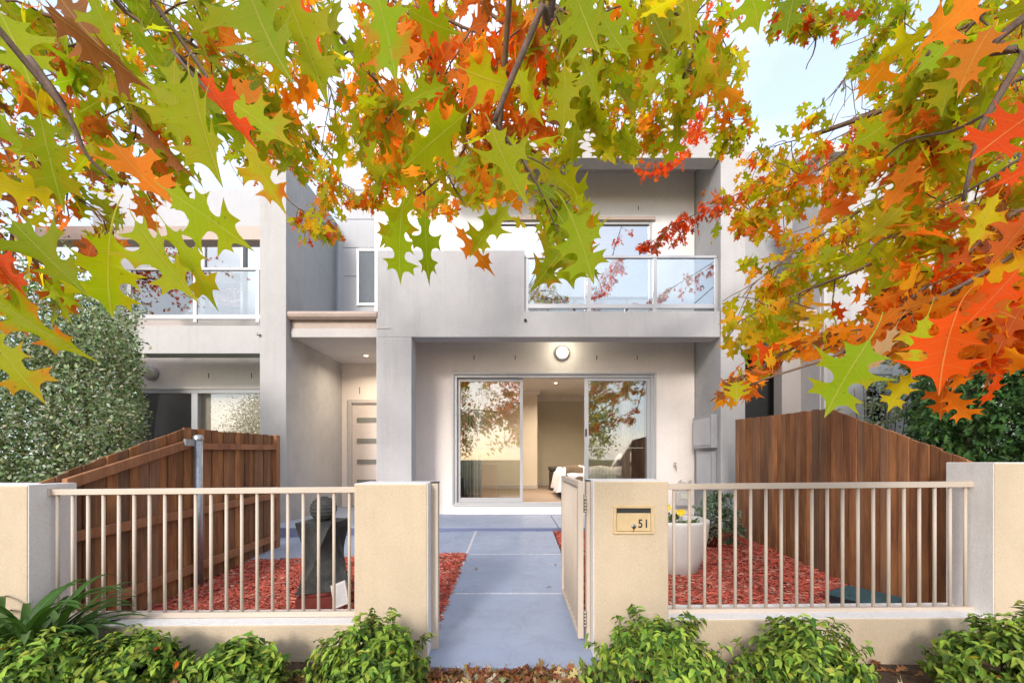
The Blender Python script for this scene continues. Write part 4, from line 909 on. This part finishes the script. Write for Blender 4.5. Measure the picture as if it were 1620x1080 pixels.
MID = [
 ('L', [(-60, -70, 1.25), (90, 30, 1.3), (180, 120, 1.35), (240, 210, 1.4)], .26, 18, 6, 'GGgYo'),
 ('L', [(120, -70, 1.2), (260, 40, 1.25), (360, 110, 1.3), (420, 200, 1.35)], .26, 17, 6, 'GGGgO'),
 ('C', [(380, -80, 1.3), (520, 40, 1.35), (590, 120, 1.4), (640, 190, 1.4)], .26, 18, 6, 'GGGYO'),
 ('C', [(600, -80, 1.4), (690, 20, 1.4), (770, 60, 1.35), (800, 120, 1.3)], .24, 18, 6, 'ORGoO'),
 ('C', [(740, -90, 1.5), (810, 60, 1.5), (800, 140, 1.5), (760, 210, 1.5)], .26, 18, 6, 'OBoGo'),
 ('C', [(820, -90, 1.3), (900, 20, 1.3), (950, 90, 1.35), (930, 190, 1.4)], .26, 18, 6, 'GGGGY'),
 ('C', [(1000, -90, 1.5), (1060, 10, 1.5), (1100, 60, 1.5), (1080, 120, 1.5)], .24, 15, 6, 'GGYO'),
 ('C', [(680, 60, 1.6), (738, 115, 1.5), (740, 205, 1.5), (718, 262, 1.45), (658, 311, 1.4)], .22, 13, 5, 'GGYO'),
 ('C', [(790, 190, 1.25), (805, 220, 1.2), (850, 290, 1.15), (885, 350, 1.1), (892, 392, 1.1)], .17, 13, 4, 'GGGgG'),
 ('R', [(1600, -70, 1.2), (1560, 20, 1.2), (1490, 60, 1.25), (1440, 120, 1.3)], .22, 13, 6, 'GOGY'),
 ('R', [(1720, 60, 1.3), (1580, 130, 1.3), (1500, 200, 1.35), (1420, 250, 1.4)], .22, 17, 6, 'GOGYo'),
 ('R', [(1740, 150, 1.5), (1600, 260, 1.5), (1500, 320, 1.5), (1400, 380, 1.5)], .24, 20, 6, 'GOYoG'),
 ('R', [(1740, 250, 1.3), (1600, 340, 1.3), (1506, 420, 1.35), (1391, 508, 1.4), (1310, 534, 1.5), (1243, 556, 1.5), (1124, 634, 1.5)], .20, 38, 7, 'OoyOYBR'),
 ('R', [(1740, 330, 1.2), (1625, 395, 1.2), (1506, 460, 1.2), (1413, 508, 1.2), (1324, 562, 1.25), (1235, 590, 1.3), (1150, 622, 1.3)], .16, 30, 6, 'OoOYyB'),
 ('R', [(1740, 420, 1.3), (1640, 460, 1.3), (1560, 490, 1.3), (1480, 540, 1.3)], .2, 24, 7, 'OoBORb'),
 ('R', [(1740, 300, 1.6), (1640, 330, 1.6), (1560, 400, 1.6), (1470, 440, 1.7)], .26, 24, 7, 'OoRYB'),
 ('L', [(-60, 150, 1.5), (40, 210, 1.5), (110, 300, 1.6), (180, 360, 1.6)], .26, 14, 6, 'GYgoB'),
 ('L', [(-60, 330, 1.3), (20, 370, 1.3), (60, 420, 1.3)], .2, 7, 5, 'GYo'),
]
for h, p, s_, a_, b_, pal in MID: tot += grow(h, p, .009, s_, a_, b_, pal, T=T_MID)
# fine red sprays of small leaves further out
RED = [('H', [(1150, -110, 4.6), (1120, 100, 4.6), (1090, 200, 4.5), (1030, 262, 4.5)], .38, 40, 12, 'RRrRo'),
       ('HR', [(1500, 120, 4.6), (1300, 230, 4.6), (1180, 300, 4.5), (1080, 350, 4.5), (1015, 395, 4.5)], .30, 60, 12, 'rRrBr'),
       ('HL', [(330, 60, 3.6), (400, 240, 3.6), (460, 320, 3.6), (525, 360, 3.6)], .30, 44, 10, 'GoGYr'),
       ('HL', [(380, 100, 3.4), (440, 250, 3.4), (500, 270, 3.4), (560, 300, 3.4)], .30, 20, 9, 'GOoY')]
for h, p, s_, a_, b_, pal in RED: tot += grow(h, p, .010, s_, a_, b_, pal, size=.075)
# long thin branches drawn clearly in the photograph
for h, pts, r0, r1 in [('L', [(-20, 25, .62), (48, 93, .62), (111, 189, .63), (137, 245, .64), (178, 285, .66)], .006, .002),
    ('L', [(226, -20, .66), (274, 81, .66), (333, 148, .66), (350, 170, .66)], .004, .0016),
    ('C', [(880, -60, .95), (857, 12, .95), (807, 130, .95), (782, 192, .95)], .010, .006),
    (None, [(782, 192, .95), (805, 225, .98), (850, 292, 1.02), (892, 392, 1.1)], .004, .0015),
    ('C', [(862, -40, 1.0), (880, 25, 1.05), (898, 66, 1.1)], .004, .002),
    ('R', [(1680, -20, .9), (1620, 85, .9), (1561, 185, .9), (1547, 218, .9), (1524, 318, .92)], .010, .004),
    (None, [(1565, 178, .9), (1506, 207, 1), (1436, 222, 1.1), (1400, 250, 1.2)], .004, .002),
    ('HR', [(1700, -10, 2.6), (1560, 80, 2.7), (1490, 122, 2.8), (1413, 167, 2.9), (1354, 190, 3.0), (1285, 214, 3.1)], .022, .016),
    ('R', [(1700, 330, 1.1), (1620, 392, 1.1), (1506, 460, 1.15), (1413, 505, 1.2), (1324, 560, 1.25)], .007, .004),
    ]:
    limb('branch', ([HUB[h]] if h else [])+[P(*q) for q in pts], r0, r1, 8, mat=M['bark'])
# near leaves, each set where it hangs: base, tip (photo pixels), palette, width, roll, orange amount, depth factor
HERO = [((70, 10), (245, 140), 'B', 1.0, .3, 0), ((50, 120), (28, 190), 'o', 1, -.4, 0), ((63, 178), (92, 325), 'G', 1, 0, .3), ((-25, 285), (105, 325), 'Y', .9, .2, .2), ((385, -40), (452, 165), 'G', 1.05, .2, .1),
 ((440, -40), (530, 172), 'G', .85, -.3, .1), ((467, -15), (520, 130), 'R', .45, .5, 0), ((318, 118), (402, 252), 'R', .5, -.4, 0), ((300, 118), (348, 322), 'G', .9, .1, .2), ((277, 95), (270, 238), 'G', .95, .3, .1),
 ((208, 170), (305, 288), 'B', .45, .6, 0), ((182, 228), (262, 338), 'O', .85, .2, 0), ((360, 155), (452, 226), 'G', .9, -.2, .6), ((388, 220), (442, 340), 'Y', .9, .1, 1), ((262, 300), (402, 390), 'G', .95, .1, .1),
 ((212, 305), (250, 378), 'o', .9, .3, .5), ((175, 368), (158, 508), 'G', 1.3, 0, .2), ((215, 350), (315, 500), 'G', .7, .2, .2), ((262, 355), (362, 492), 'G', .8, -.2, .3), ((20, 350), (140, 475), 'G', .8, .3, .1),
 ((-25, 385), (34, 468), 'R', .6, .2, 0), ((-10, 470), (122, 575), 'G', .6, .2, 1), ((-25, 520), (60, 635), 'Y', 1.05, -.1, .8), ((590, -30), (642, 135), 'G', .9, -.1, 1), ((672, 0), (706, 92), 'R', .8, .2, 0),
 ((705, 137), (618, 158), 'G', 1.1, .2, .1), ((737, 112), (818, 150), 'Y', 1.1, .1, .6), ((735, 182), (638, 258), 'G', 1, .2, .2), ((655, 308), (592, 395), 'G', 1.15, .1, .6), ((635, 342), (624, 452), 'G', 1.05, 0, .1),
 ((673, 332), (672, 455), 'G', .85, .3, .1), ((805, 325), (735, 402), 'G', 1.15, .1, .2), ((720, 358), (785, 438), 'O', .7, .2, .4), ((777, 200), (822, 332), 'G', .85, -.2, .2), ((815, 222), (868, 254), 'B', .6, .2, 0),
 ((905, 325), (853, 392), 'G', 1.1, .1, .1), ((892, 378), (897, 468), 'G', 1.1, 0, .1), ((888, 380), (912, 442), 'o', .5, .3, .2), ((900, 335), (952, 450), 'G', 1.1, 0, .1), ((868, 270), (940, 318), 'G', 1, .1, .1), ((905, -25), (948, 108), 'G', 1, -.1, .1),
 ((893, 105), (898, 212), 'G', .95, .1, .1), ((920, 90), (957, 168), 'G', .9, .2, .2), ((945, 15), (992, 102), 'G', 1, -.2, .1), ((1262, -30), (1238, 62), 'g', 1.1, .1, 0), ((1085, -10), (1103, 72), 'G', 1, .2, .1),
 ((1565, -25), (1472, 68), 'O', 1, .1, .6), ((1570, 42), (1503, 135), 'O', .9, -.2, .5), ((1515, 58), (1443, 122), 'G', 1, .1, .1), ((1655, 165), (1520, 255), 'R', 1.15, .1, 0), ((1660, 250), (1560, 300), 'R', .9, .2, 0), ((1518, 98), (1478, 172), 'G', .9, .2, .2),
 ((1402, 195), (1350, 242), 'G', 1.1, .1, .3), ((1425, 328), (1373, 388), 'Y', 1.1, .1, .2), ((1580, 305), (1518, 400), 'Y', 1, .2, .7), ((1452, 250), (1408, 335), 'O', .8, -.2, .3), ((1375, 538), (1292, 662), 'G', 1.2, 0, .2), ((1468, 498), (1427, 600), 'Y', .9, .1, 1),
 ((1515, 490), (1465, 622), 'R', 1.05, -.1, 0), ((1612, 425), (1528, 520), 'R', .9, .1, 0), ((1495, 596), (1483, 668), 'o', .9, .2, 0), ((1500, 618), (1530, 668), 'O', 1.1, 0, 0), ((1418, 515), (1374, 600), 'W', .7, .3, 0), ((1408, 425), (1378, 480), 'G', .9, .2, .2),
 ((1440, 590), (1400, 655), 'Y', .9, .1, .3), ((1545, 520), (1500, 575), 'b', .9, .4, 0), ((1580, 510), (1608, 552), 'b', .9, .3, 0), ((1455, 425), (1420, 490), 'B', .7, .3, 0), ((1620, 480), (1570, 560), 'o', .9, .2, .4), ((1640, 330), (1575, 420), 'o', 1, .1, .4),
 ((140, -20), (190, 105), 'G', 1, .2, .1), ((0, 20), (60, 130), 'G', 1, .2, .1), ((90, -10), (150, 80), 'b', .9, .3, .3), ((200, 30), (262, 120), 'G', .9, .1, .1), ((540, 0), (500, 95), 'G', .9, .2, .1), ((560, 40), (600, 130), 'G', .8, .1, .3), ((640, 10), (720, 70), 'G', .9, .2, .2),
 ((1180, -30), (1215, 45), 'G', 1, .1, .2), ((1030, 20), (1065, 90), 'G', 1, .1, .3), ((0, 180), (40, 260), 'G', .9, .3, .5), ((100, 230), (60, 300), 'G', .9, .2, .3), ((820, 110), (850, 200), 'Y', .9, .2, .9), ((770, 110), (740, 190), 'o', .9, .3, .2)]
rows = []
for b, t, pal, wd, roll, amt in HERO:
    roll += rnd.uniform(-.45, .45)
    Lp = math.hypot(t[0]-b[0], t[1]-b[1]); D = min(1.3, max(.52, .155*F/Lp)); D *= rnd.uniform(.97, 1.05)
    tilt = rnd.uniform(-.12, .12); pb = P(b[0], b[1], D); pt = P(t[0], t[1], D*(1+tilt*.5)); d = (pt-pb); sz_ = d.length/1.18
    view = (Vector((0, 0, EYE))-pb).normalized(); s_ = d.normalized().cross(view); n_ = (view*math.cos(roll)+s_*math.sin(roll)+rv(rnd)*.12)
    rows.append(leafrow(pb, d.normalized(), n_, sz_, pal, amt, wd*rnd.uniform(.66, 1.0), rnd.choice((.12, .3, .5, .8)) if wd > .65 else 1.1)); rows[-1][11] = rnd.uniform(-.12, .38); rows[-1][12] = rnd.uniform(-.35, .35)
leafmesh('near_foliage', T_HERO, rows, M['leaf'], oak)
print('oak leaves', tot)

# ---------------------------------------------------------------- red tree at far left, over the neighbour
rt = thing('maple_tree', 'reddish small leaved tree rising behind the hedge at far left', 'tree', (-7.6, 5.4, -.1))
limb('trunk', [(-7.6, 5.4, -.1), (-7.55, 5.4, 1.5), (-7.4, 5.3, 3.0), (-7.3, 5.2, 4.6)], .12, .05, 10, rt, M['bark'])
for i in range(16):
    a_ = rnd.uniform(0, 6.28); z = rnd.uniform(3.4, 6.4); rr = rnd.uniform(.7, 1.9)
    s0 = Vector((-7.4, 5.3, min(4.6, z-.6))); e_ = Vector((-6.9+rr*math.cos(a_), 5.0+rr*.6*math.sin(a_), z))
    br, q = limb('branch', [s0, s0.lerp(e_, .5)+Vector((0, 0, .2)), e_], .03, .005, 6, rt, wob=.01); rws = []
    for k in range(260):
        p = q[min(len(q)-1, int(len(q)*(.3+.7*rnd.random())))]+rv(rnd)*.55*rnd.random()**.5
        if keep(p): rws.append(leafrow(p, (rv(rnd)+Vector((0, 0, -.5))).normalized(), rv(rnd), rnd.uniform(.05, .09), 'rRrBbW'))
    if rws: leafmesh('foliage', T_FAR, rws, M['leaf'], br)

# ---------------------------------------------------------------- hedge, conifer and pale shrub
def cloud(n, center, rad, pal, size, T, mat, parent, nm='foliage', shell=.55, up=(0, -.3, .6), ddir=(0, 0, .3), cond=None, lump=.15, seed=1, spread=.35, wid=1):
    r_ = random.Random(seed); rws = []; c = Vector(center)
    ph = [r_.uniform(0, 6) for _ in range(6)]
    cl = []
    for k in range(max(8, n//45)):
        v = rv(r_); f_ = 1+lump*(math.sin(v.x*5+ph[0])*math.cos(v.z*6+ph[1])+math.sin(v.y*7+ph[2])*.6)
        cl.append((v, (shell+(1-shell)*r_.random()**.6)*f_, r_.uniform(.75, 1.25)))
    while len(rws) < n:
        v0, f_, b_ = cl[r_.randrange(len(cl))]; q = v0*f_
        p = c+Vector((q.x*rad[0], q.y*rad[1], q.z*rad[2]))+Vector((r_.gauss(0, 1), r_.gauss(0, 1), r_.gauss(0, 1)))*spread*min(rad)*.42
        if cond and not cond(p): 
            if r_.random() < .003: rws.append(None)
            continue
        d = (v0*.7+rv(r_)*.8+Vector(ddir)).normalized(); nn = (rv(r_)*.8+v0*.6+Vector(up)).normalized()
        c3 = [min(.9, x*b_*r_.uniform(.85, 1.15)) for x in PAL[r_.choice(pal)]]
        rws.append([*p, *d, *nn, size*r_.uniform(.7, 1.25), r_.uniform(.1, .5), r_.uniform(0, .8), 0, r_.uniform(.85, 1.15)*wid, *c3, 0])
    rws = [q for q in rws if q]; return leafmesh(nm, T, rws, mat, parent)
PAL.update({'h': (.14, .20, .085), 'H': (.33, .39, .24), 'v': (.42, .46, .32), 'd': (.035, .08, .026), 'D': (.07, .15, .04), 'e': (.10, .16, .05), 'n': (.15, .25, .035), 'N': (.28, .38, .055), 'k': (.05, .11, .022), 'q': (.42, .44, .06), 's': (.22, .29, .22), 'S': (.12, .19, .13)})
hd = thing('hedge_shrub', 'tall pale variegated hedge shrub behind the left timber fence', 'shrub', (-4.6, 3.9, -.1))
for i in range(7):
    limb('stem', [(-4.6+i*.25-.7, 3.9, -.1), (-4.7+i*.3-.8, 3.8, 1.2), (-4.8+i*.35-1.0, 3.8, 2.2)], .03, .008, 6, hd)
okh = lambda p: p.x < -3.10-max(0, (p.z-2.3))*.4 and p.z > .2 and proj(p)[0] < 219-max(0, 480-proj(p)[1])*.75+30*mnoise.noise(p*3.1)+16*mnoise.noise(p*9)
cloud(52000, (-4.9, 4.1, 1.75), (1.75, 1.2, 1.25), 'hHHvhdh', .036, T_SM, M['smallleaf'], hd, cond=okh, seed=5, lump=.12, shell=.6)
cloud(20000, (-4.0, 3.9, 1.3), (.75, .9, 1.1), 'hHHvhh', .034, T_SM, M['smallleaf'], hd, cond=okh, seed=6, lump=.1, shell=.6)
cf = thing('conifer_tree', 'dark green cypress rising behind the right timber fence', 'tree', (5.2, 4.6, -.1))
limb('trunk', [(5.2, 4.6, -.1), (5.2, 4.6, 1.5), (5.25, 4.6, 3.2)], .12, .03, 10, cf, M['bark'])
okc = lambda p: p.x > 3.1 and p.z > .3 and proj(p)[0] > 1448+max(0, 560-proj(p)[1])*.55+26*mnoise.noise(p*3.1)+14*mnoise.noise(p*8)
cloud(34000, (5.1, 4.5, 1.6), (1.35, 1.2, 1.9), 'ddDDdk', .075, T_SPRAY, M['smallleaf'], cf, cond=okc, seed=7, ddir=(0, -.2, -.5), lump=.2, shell=.55, spread=.3)
cloud(2500, (5.5, 3.8, 2.2), (.8, .5, .5), 'eehS', .05, T_SM, M['smallleaf'], cf, 'pale_foliage', cond=lambda p: p.x > 3.1, seed=17, lump=.3)
ps = thing('pale_shrub', 'thin pale leaved shrub between the right neighbour window and dark cypress', 'shrub', (4.75, 5.4, 0))
for i in range(7): limb('stem', [(4.75, 5.4, 0), (4.6+i*.07, 5.35, .9), (4.45+i*.12, 5.3, 2.1+.1*(i % 3))], .012, .004, 5, ps)
cloud(2600, (4.85, 5.35, 1.6), (.42, .35, .9), 'HvvsH', .045, T_SM, M['smallleaf'], ps, seed=9, lump=.3, cond=lambda p: p.x < 5.4)

# ---------------------------------------------------------------- low shrubs in the front bed
def lowshrub(cx_, D, rx, rz, n, seed, lab, z0=-.03, sprouts=()):
    r_ = random.Random(seed); c = Vector((PX(cx_, D), D, z0)); t = thing('low_shrub', lab, 'shrub', c, 'low bushy shrubs in the front bed'); rws = []; stems = MB()
    ph = [r_.uniform(0, 6) for _ in range(4)]
    for k in range(n):
        a_ = r_.uniform(0, 6.283); el = math.asin(r_.random()**.8); v = Vector((math.cos(a_)*math.cos(el), math.sin(a_)*math.cos(el)*.85, math.sin(el)))
        f_ = 1.06*(1+.17*math.sin(a_*3+ph[0])*math.cos(el*4+ph[1])+.08*math.sin(a_*7+ph[2]))*r_.uniform(.55, 1.0)**.8*1.04*(1.18 if r_.random() < .05 else 1)
        f_ *= .93; tip = c+Vector((v.x*rx*f_, v.y*rx*f_, v.z*rz*f_+.01)); root = c+Vector((v.x*.05, v.y*.05, 0))
        if k in sprouts: tip += Vector((r_.uniform(-.03, .03), -.02, .06))
        mid = root.lerp(tip, .6)+Vector((0, 0, .04)); stems.tube([mid, mid.lerp(tip, .6), tip], [.0018, .0015, .001], 4, False)
        dt = (tip-mid).normalized(); b_ = r_.uniform(.7, 1.25)*(1.1 if v.z > .5 else .95)
        for j_ in range(12):
            u = 1-.66*(j_/12)**1.1; p = mid.lerp(tip, u); side = (dt.cross(rv(r_))).normalized()
            d = (side*.9+dt*.5+Vector((0, 0, -.25))).normalized(); nn = (Vector((0, -.25, 1))+rv(r_)*.45+v*.5).normalized()
            col = PAL['N' if j_ < 2 and r_.random() < .65 else r_.choice('nnNkkn')]
            if r_.random() < .006: col = PAL[r_.choice('qyR')]
            col = [min(.9, x*b_*r_.uniform(.85, 1.15)) for x in col]
            rws.append([*p, *d, *nn, r_.uniform(.026, .052), r_.uniform(.15, .6), r_.uniform(.4, 1.5), 0, r_.uniform(1.2, 1.6), *col, 0])
    stems.build('stems', M['twig'], t); leafmesh('foliage', T_LAN, rws, M['shrubleaf'], t)
lowshrub(60, 1.98, .30, .33, 330, 1, 'leftmost low bright green shrub, in front of the strappy plant')
lowshrub(205, 2.08, .27, .31, 330, 2, 'low green shrub just right of strappy plant beneath the left fence')
lowshrub(375, 2.05, .24, .275, 300, 3, 'small rounded green shrub under the middle of left fence')
lowshrub(585, 2.02, .305, .40, 420, 4, 'rounded green shrub in front of the pillar left of the path', sprouts=(5, 9, 14, 30))
lowshrub(1045, 2.0, .355, .42, 470, 5, 'rounded green shrub below the letterbox')
lowshrub(1275, 2.03, .31, .375, 400, 6, 'green shrub under the middle of right fence with long loose sprig', sprouts=(3, 7, 12, 25))
lowshrub(1600, 2.02, .335, .415, 420, 7, 'rightmost green shrub in front of the tallest pillar')
# strappy plant
ag = thing('strappy_plant', 'clump of long arching strap leaves at the foot of leftmost pillar', 'plant', (-2.6, 2.2, -.03))
r_ = random.Random(21); 
def strap(parent, c, n, Lr, wd, pal, el_=(.5, 1.4)):
    g = MB()
    for k in range(n):
        a_ = r_.uniform(0, 6.283); el = r_.uniform(*el_); Lg = r_.uniform(*Lr); w0 = wd*r_.uniform(.7, 1.2); b = Vector(c)+Vector((r_.uniform(-.10, .10), r_.uniform(-.08, .08), 0))
        col = PAL[r_.choice(pal)]; k_ = r_.uniform(.7, 1.3); g.cur = tuple(x*k_ for x in col); h_ = Vector((math.cos(a_), math.sin(a_)*.8, 0)); s_ = Vector((-h_.y, h_.x, 0)); p = b; vs = []; m_ = 12; e_ = el
        for i in range(m_+1):
            u = i/m_; w_ = w0*(1-.1*u)*(1-u**4)**.5*.5; ce = s_*w_; keel = (h_*math.sin(e_)*-1+Vector((0, 0, math.cos(e_))))*(-w_*.35)
            vs += [p-ce, p+keel, p+ce]; e_ -= (el+.65)*1.45*u/m_*1.3; p = p+(h_*math.cos(e_)+Vector((0, 0, math.sin(e_))))*Lg/m_
        g.add(vs, [(3*i+j_, 3*i+j_+1, 3*i+j_+4, 3*i+j_+3) for i in range(m_) for j_ in (0, 1)], True)
    o = g.build('foliage', M['strapleaf'], parent); return o
M['strapleaf'] = leafmat('strap_leaf', .2, .35, veins=False, spot=False)
strap(ag, (-2.62, 2.16, .05), 75, (.45, .72), .044, 'kkek', (.6, 1.45))
strap(ag, (-2.40, 2.2, .04), 34, (.34, .52), .038, 'kkek', (.4, 1.3))

# plants in the pots
fl = thing('pansy_plant', 'yellow flowered pansies growing in the large white planter', 'flowers', pc+Vector((0, 0, .43)))
cloud(420, pc+Vector((0, 0, .47)), (.25, .25, .08), 'nkSn', .045, T_LAN, M['shrubleaf'], fl, seed=31, shell=.2, spread=.5)
M['yellow'] = plain('yellow_petal', (.85, .60, .02), .6)
for dx, dy, dz in ((-.03, -.12, .13), (.02, -.15, .12), (.06, -.1, .12), (-.09, -.1, .16), (-.16, -.05, .12), (.10, .02, .10), (.0, .1, .14)):
    q = pc+Vector((dx, dy, .47+dz)); g = MB(); g.tube([q-Vector((0, 0, .12)), q], .003, 5); fo = g.build('flower', M['strapleaf'], fl); g2 = MB()
    for k in range(5):
        a_ = k*1.257; g2.add([q+Vector((.001*math.cos(a_), -.004, .001*math.sin(a_))), q+Vector((.028*math.cos(a_-.6), -.006, .028*math.sin(a_-.6))), q+Vector((.036*math.cos(a_), -.012, .036*math.sin(a_))), q+Vector((.028*math.cos(a_+.6), -.006, .028*math.sin(a_+.6)))], [(0, 1, 2, 3)])
    g2.build('petals', M['yellow'], fo)
sg = thing('grey_leaved_bush', 'soft grey green bush growing in the dark red pot', 'plant', rc+Vector((0, 0, .24)))
cloud(1300, rc+Vector((.10, 0, .40)), (.24, .22, .24), 'sSsSk', .06, T_LAN, M['shrubleaf'], sg, seed=33, shell=.3, spread=.4)
cloud(350, rc+Vector((.30, -.02, .22)), (.12, .14, .20), 'sSsS', .06, T_LAN, M['shrubleaf'], sg, 'drooping_foliage', seed=34, shell=.3, spread=.4)

# ---------------------------------------------------------------- wood chips, fallen leaves (too many to count)
r_ = random.Random(51); rng = np.random.default_rng(5)
def chips(n, x0, x1, y0, y1, ok):
    g = MB()
    for _ in range(n):
        x, y = r_.uniform(x0, x1), y0+(y1-y0)*r_.random()**1.15
        if not ok(x, y): continue
        z = gz(x, y)+r_.uniform(-.004, .018); a_ = r_.uniform(0, 3.14); l_ = r_.uniform(.012, .040); w_ = r_.uniform(.004, .009); ti = r_.uniform(-.35, .35); k = r_.uniform(.45, 1.5)
        g.cur = (.50*k, .105*k, .07*k) if r_.random() > .16 else (.50*k, .27*k, .20*k)
        d = Vector((math.cos(a_), math.sin(a_), ti)); s_ = Vector((-math.sin(a_), math.cos(a_), r_.uniform(-.5, .5)))*w_; u = Vector((0, 0, .005)); c = Vector((x, y, z)); 
        g.add([c-d*l_-s_*.6, c-d*l_+s_*.5, c+d*l_+s_*.7, c+d*l_-s_*.4, c-d*l_*.8+u, c+d*l_*.7+u], [(0, 3, 5, 4), (1, 4, 5, 2), (0, 4, 1), (3, 2, 5)])
    return g
g = chips(17000, -2.92, -.53, 2.68, 4.5, lambda x, y: True); g.build('bark_mulch', M['chip'], None, 0, 'red wood chip mulch covering the bed left of the path', 'mulch', kind='stuff')
g = chips(20000, .54, 2.93, 2.68, 5.5, lambda x, y: math.hypot(x-pc.x, y-pc.y) > .2); g.build('bark_mulch', M['chip'], None, 0, 'red wood chip mulch covering the bed right of the path', 'mulch', kind='stuff')
rws = []
for _ in range(1500):
    x, y = r_.uniform(-2.9, 3.0), r_.uniform(1.5, 2.36)
    if r_.random() < .35: x, y = r_.uniform(-.6, .6), r_.uniform(2.1, 2.29)
    rws.append([x, y, r_.uniform(-.03, .004), *Vector((r_.uniform(-1, 1), r_.uniform(-1, 1), r_.uniform(-.25, .4))).normalized(), *(Vector((0, -.1, 1))+rv(r_)*.45).normalized(), r_.uniform(.035, .085), r_.uniform(.1, .8), r_.uniform(-.8, 1.6), r_.uniform(-.5, .5), r_.uniform(.5, 1), *[c*r_.uniform(.6, 1.2) for c in PAL[r_.choice('BbBbWWb')]], 0])
for _ in range(46):
    x, y = r_.uniform(-2.7, 2.7), r_.uniform(2.75, 5.4)
    if abs(x) < .5 and _ > 5: continue
    if _ < 5: x = r_.choice((-1, 1))*r_.uniform(.25, .5)
    rws.append([x, y, gz(x, y)+.03 if abs(x) > .53 else pz(x, y)+.012, r_.uniform(-1, 1), r_.uniform(-1, 1), .1, 0, -.1, 1, r_.uniform(.03, .055), .4, .9, .2, .7, *[c*r_.uniform(.6, 1.2) for c in PAL[r_.choice('BbWo')]], 0])
M['dryleaf'] = leafmat('dry_leaf', .08, .6, spot=False); leafmesh('leaf_litter', T_FAR, rws, M['dryleaf'], None, label='dry brown fallen oak leaves scattered over the front bed', cat='leaf litter', kind='stuff')

# ---------------------------------------------------------------- across the street (seen in the glass)
def streettree(x, y, h, r, pal, lab, seed):
    t = thing('street_tree', lab, 'tree', (x, y, -.15), 'trees across the street'); 
    limb('trunk', [(x, y, -.15), (x+.05, y, h*.3), (x, y+.05, h*.6)], .16, .08, 10, t, M['bark'])
    cloud(2600, (x, y, h*.62), (r, r*.8, h*.38), pal, .24, T_SPRAY, M['leaf'], t, seed=seed, lump=.25, shell=.35, spread=.4)
streettree(-4.2, -14.5, 7.5, 2.6, 'OoBGY', 'orange brown street tree across the road, reflected in left door pane', 61)
streettree(1.0, -15.5, 8, 2.6, 'RrRo', 'red street tree across the road reflected in the balcony glass', 62)
streettree(5.0, -14.8, 5.5, 2.2, 'nNkG', 'green street tree across the road reflected in the right door pane', 63)
streettree(-9.5, -15, 7, 2.8, 'OyGo', 'golden street tree across the road, farthest left', 64)
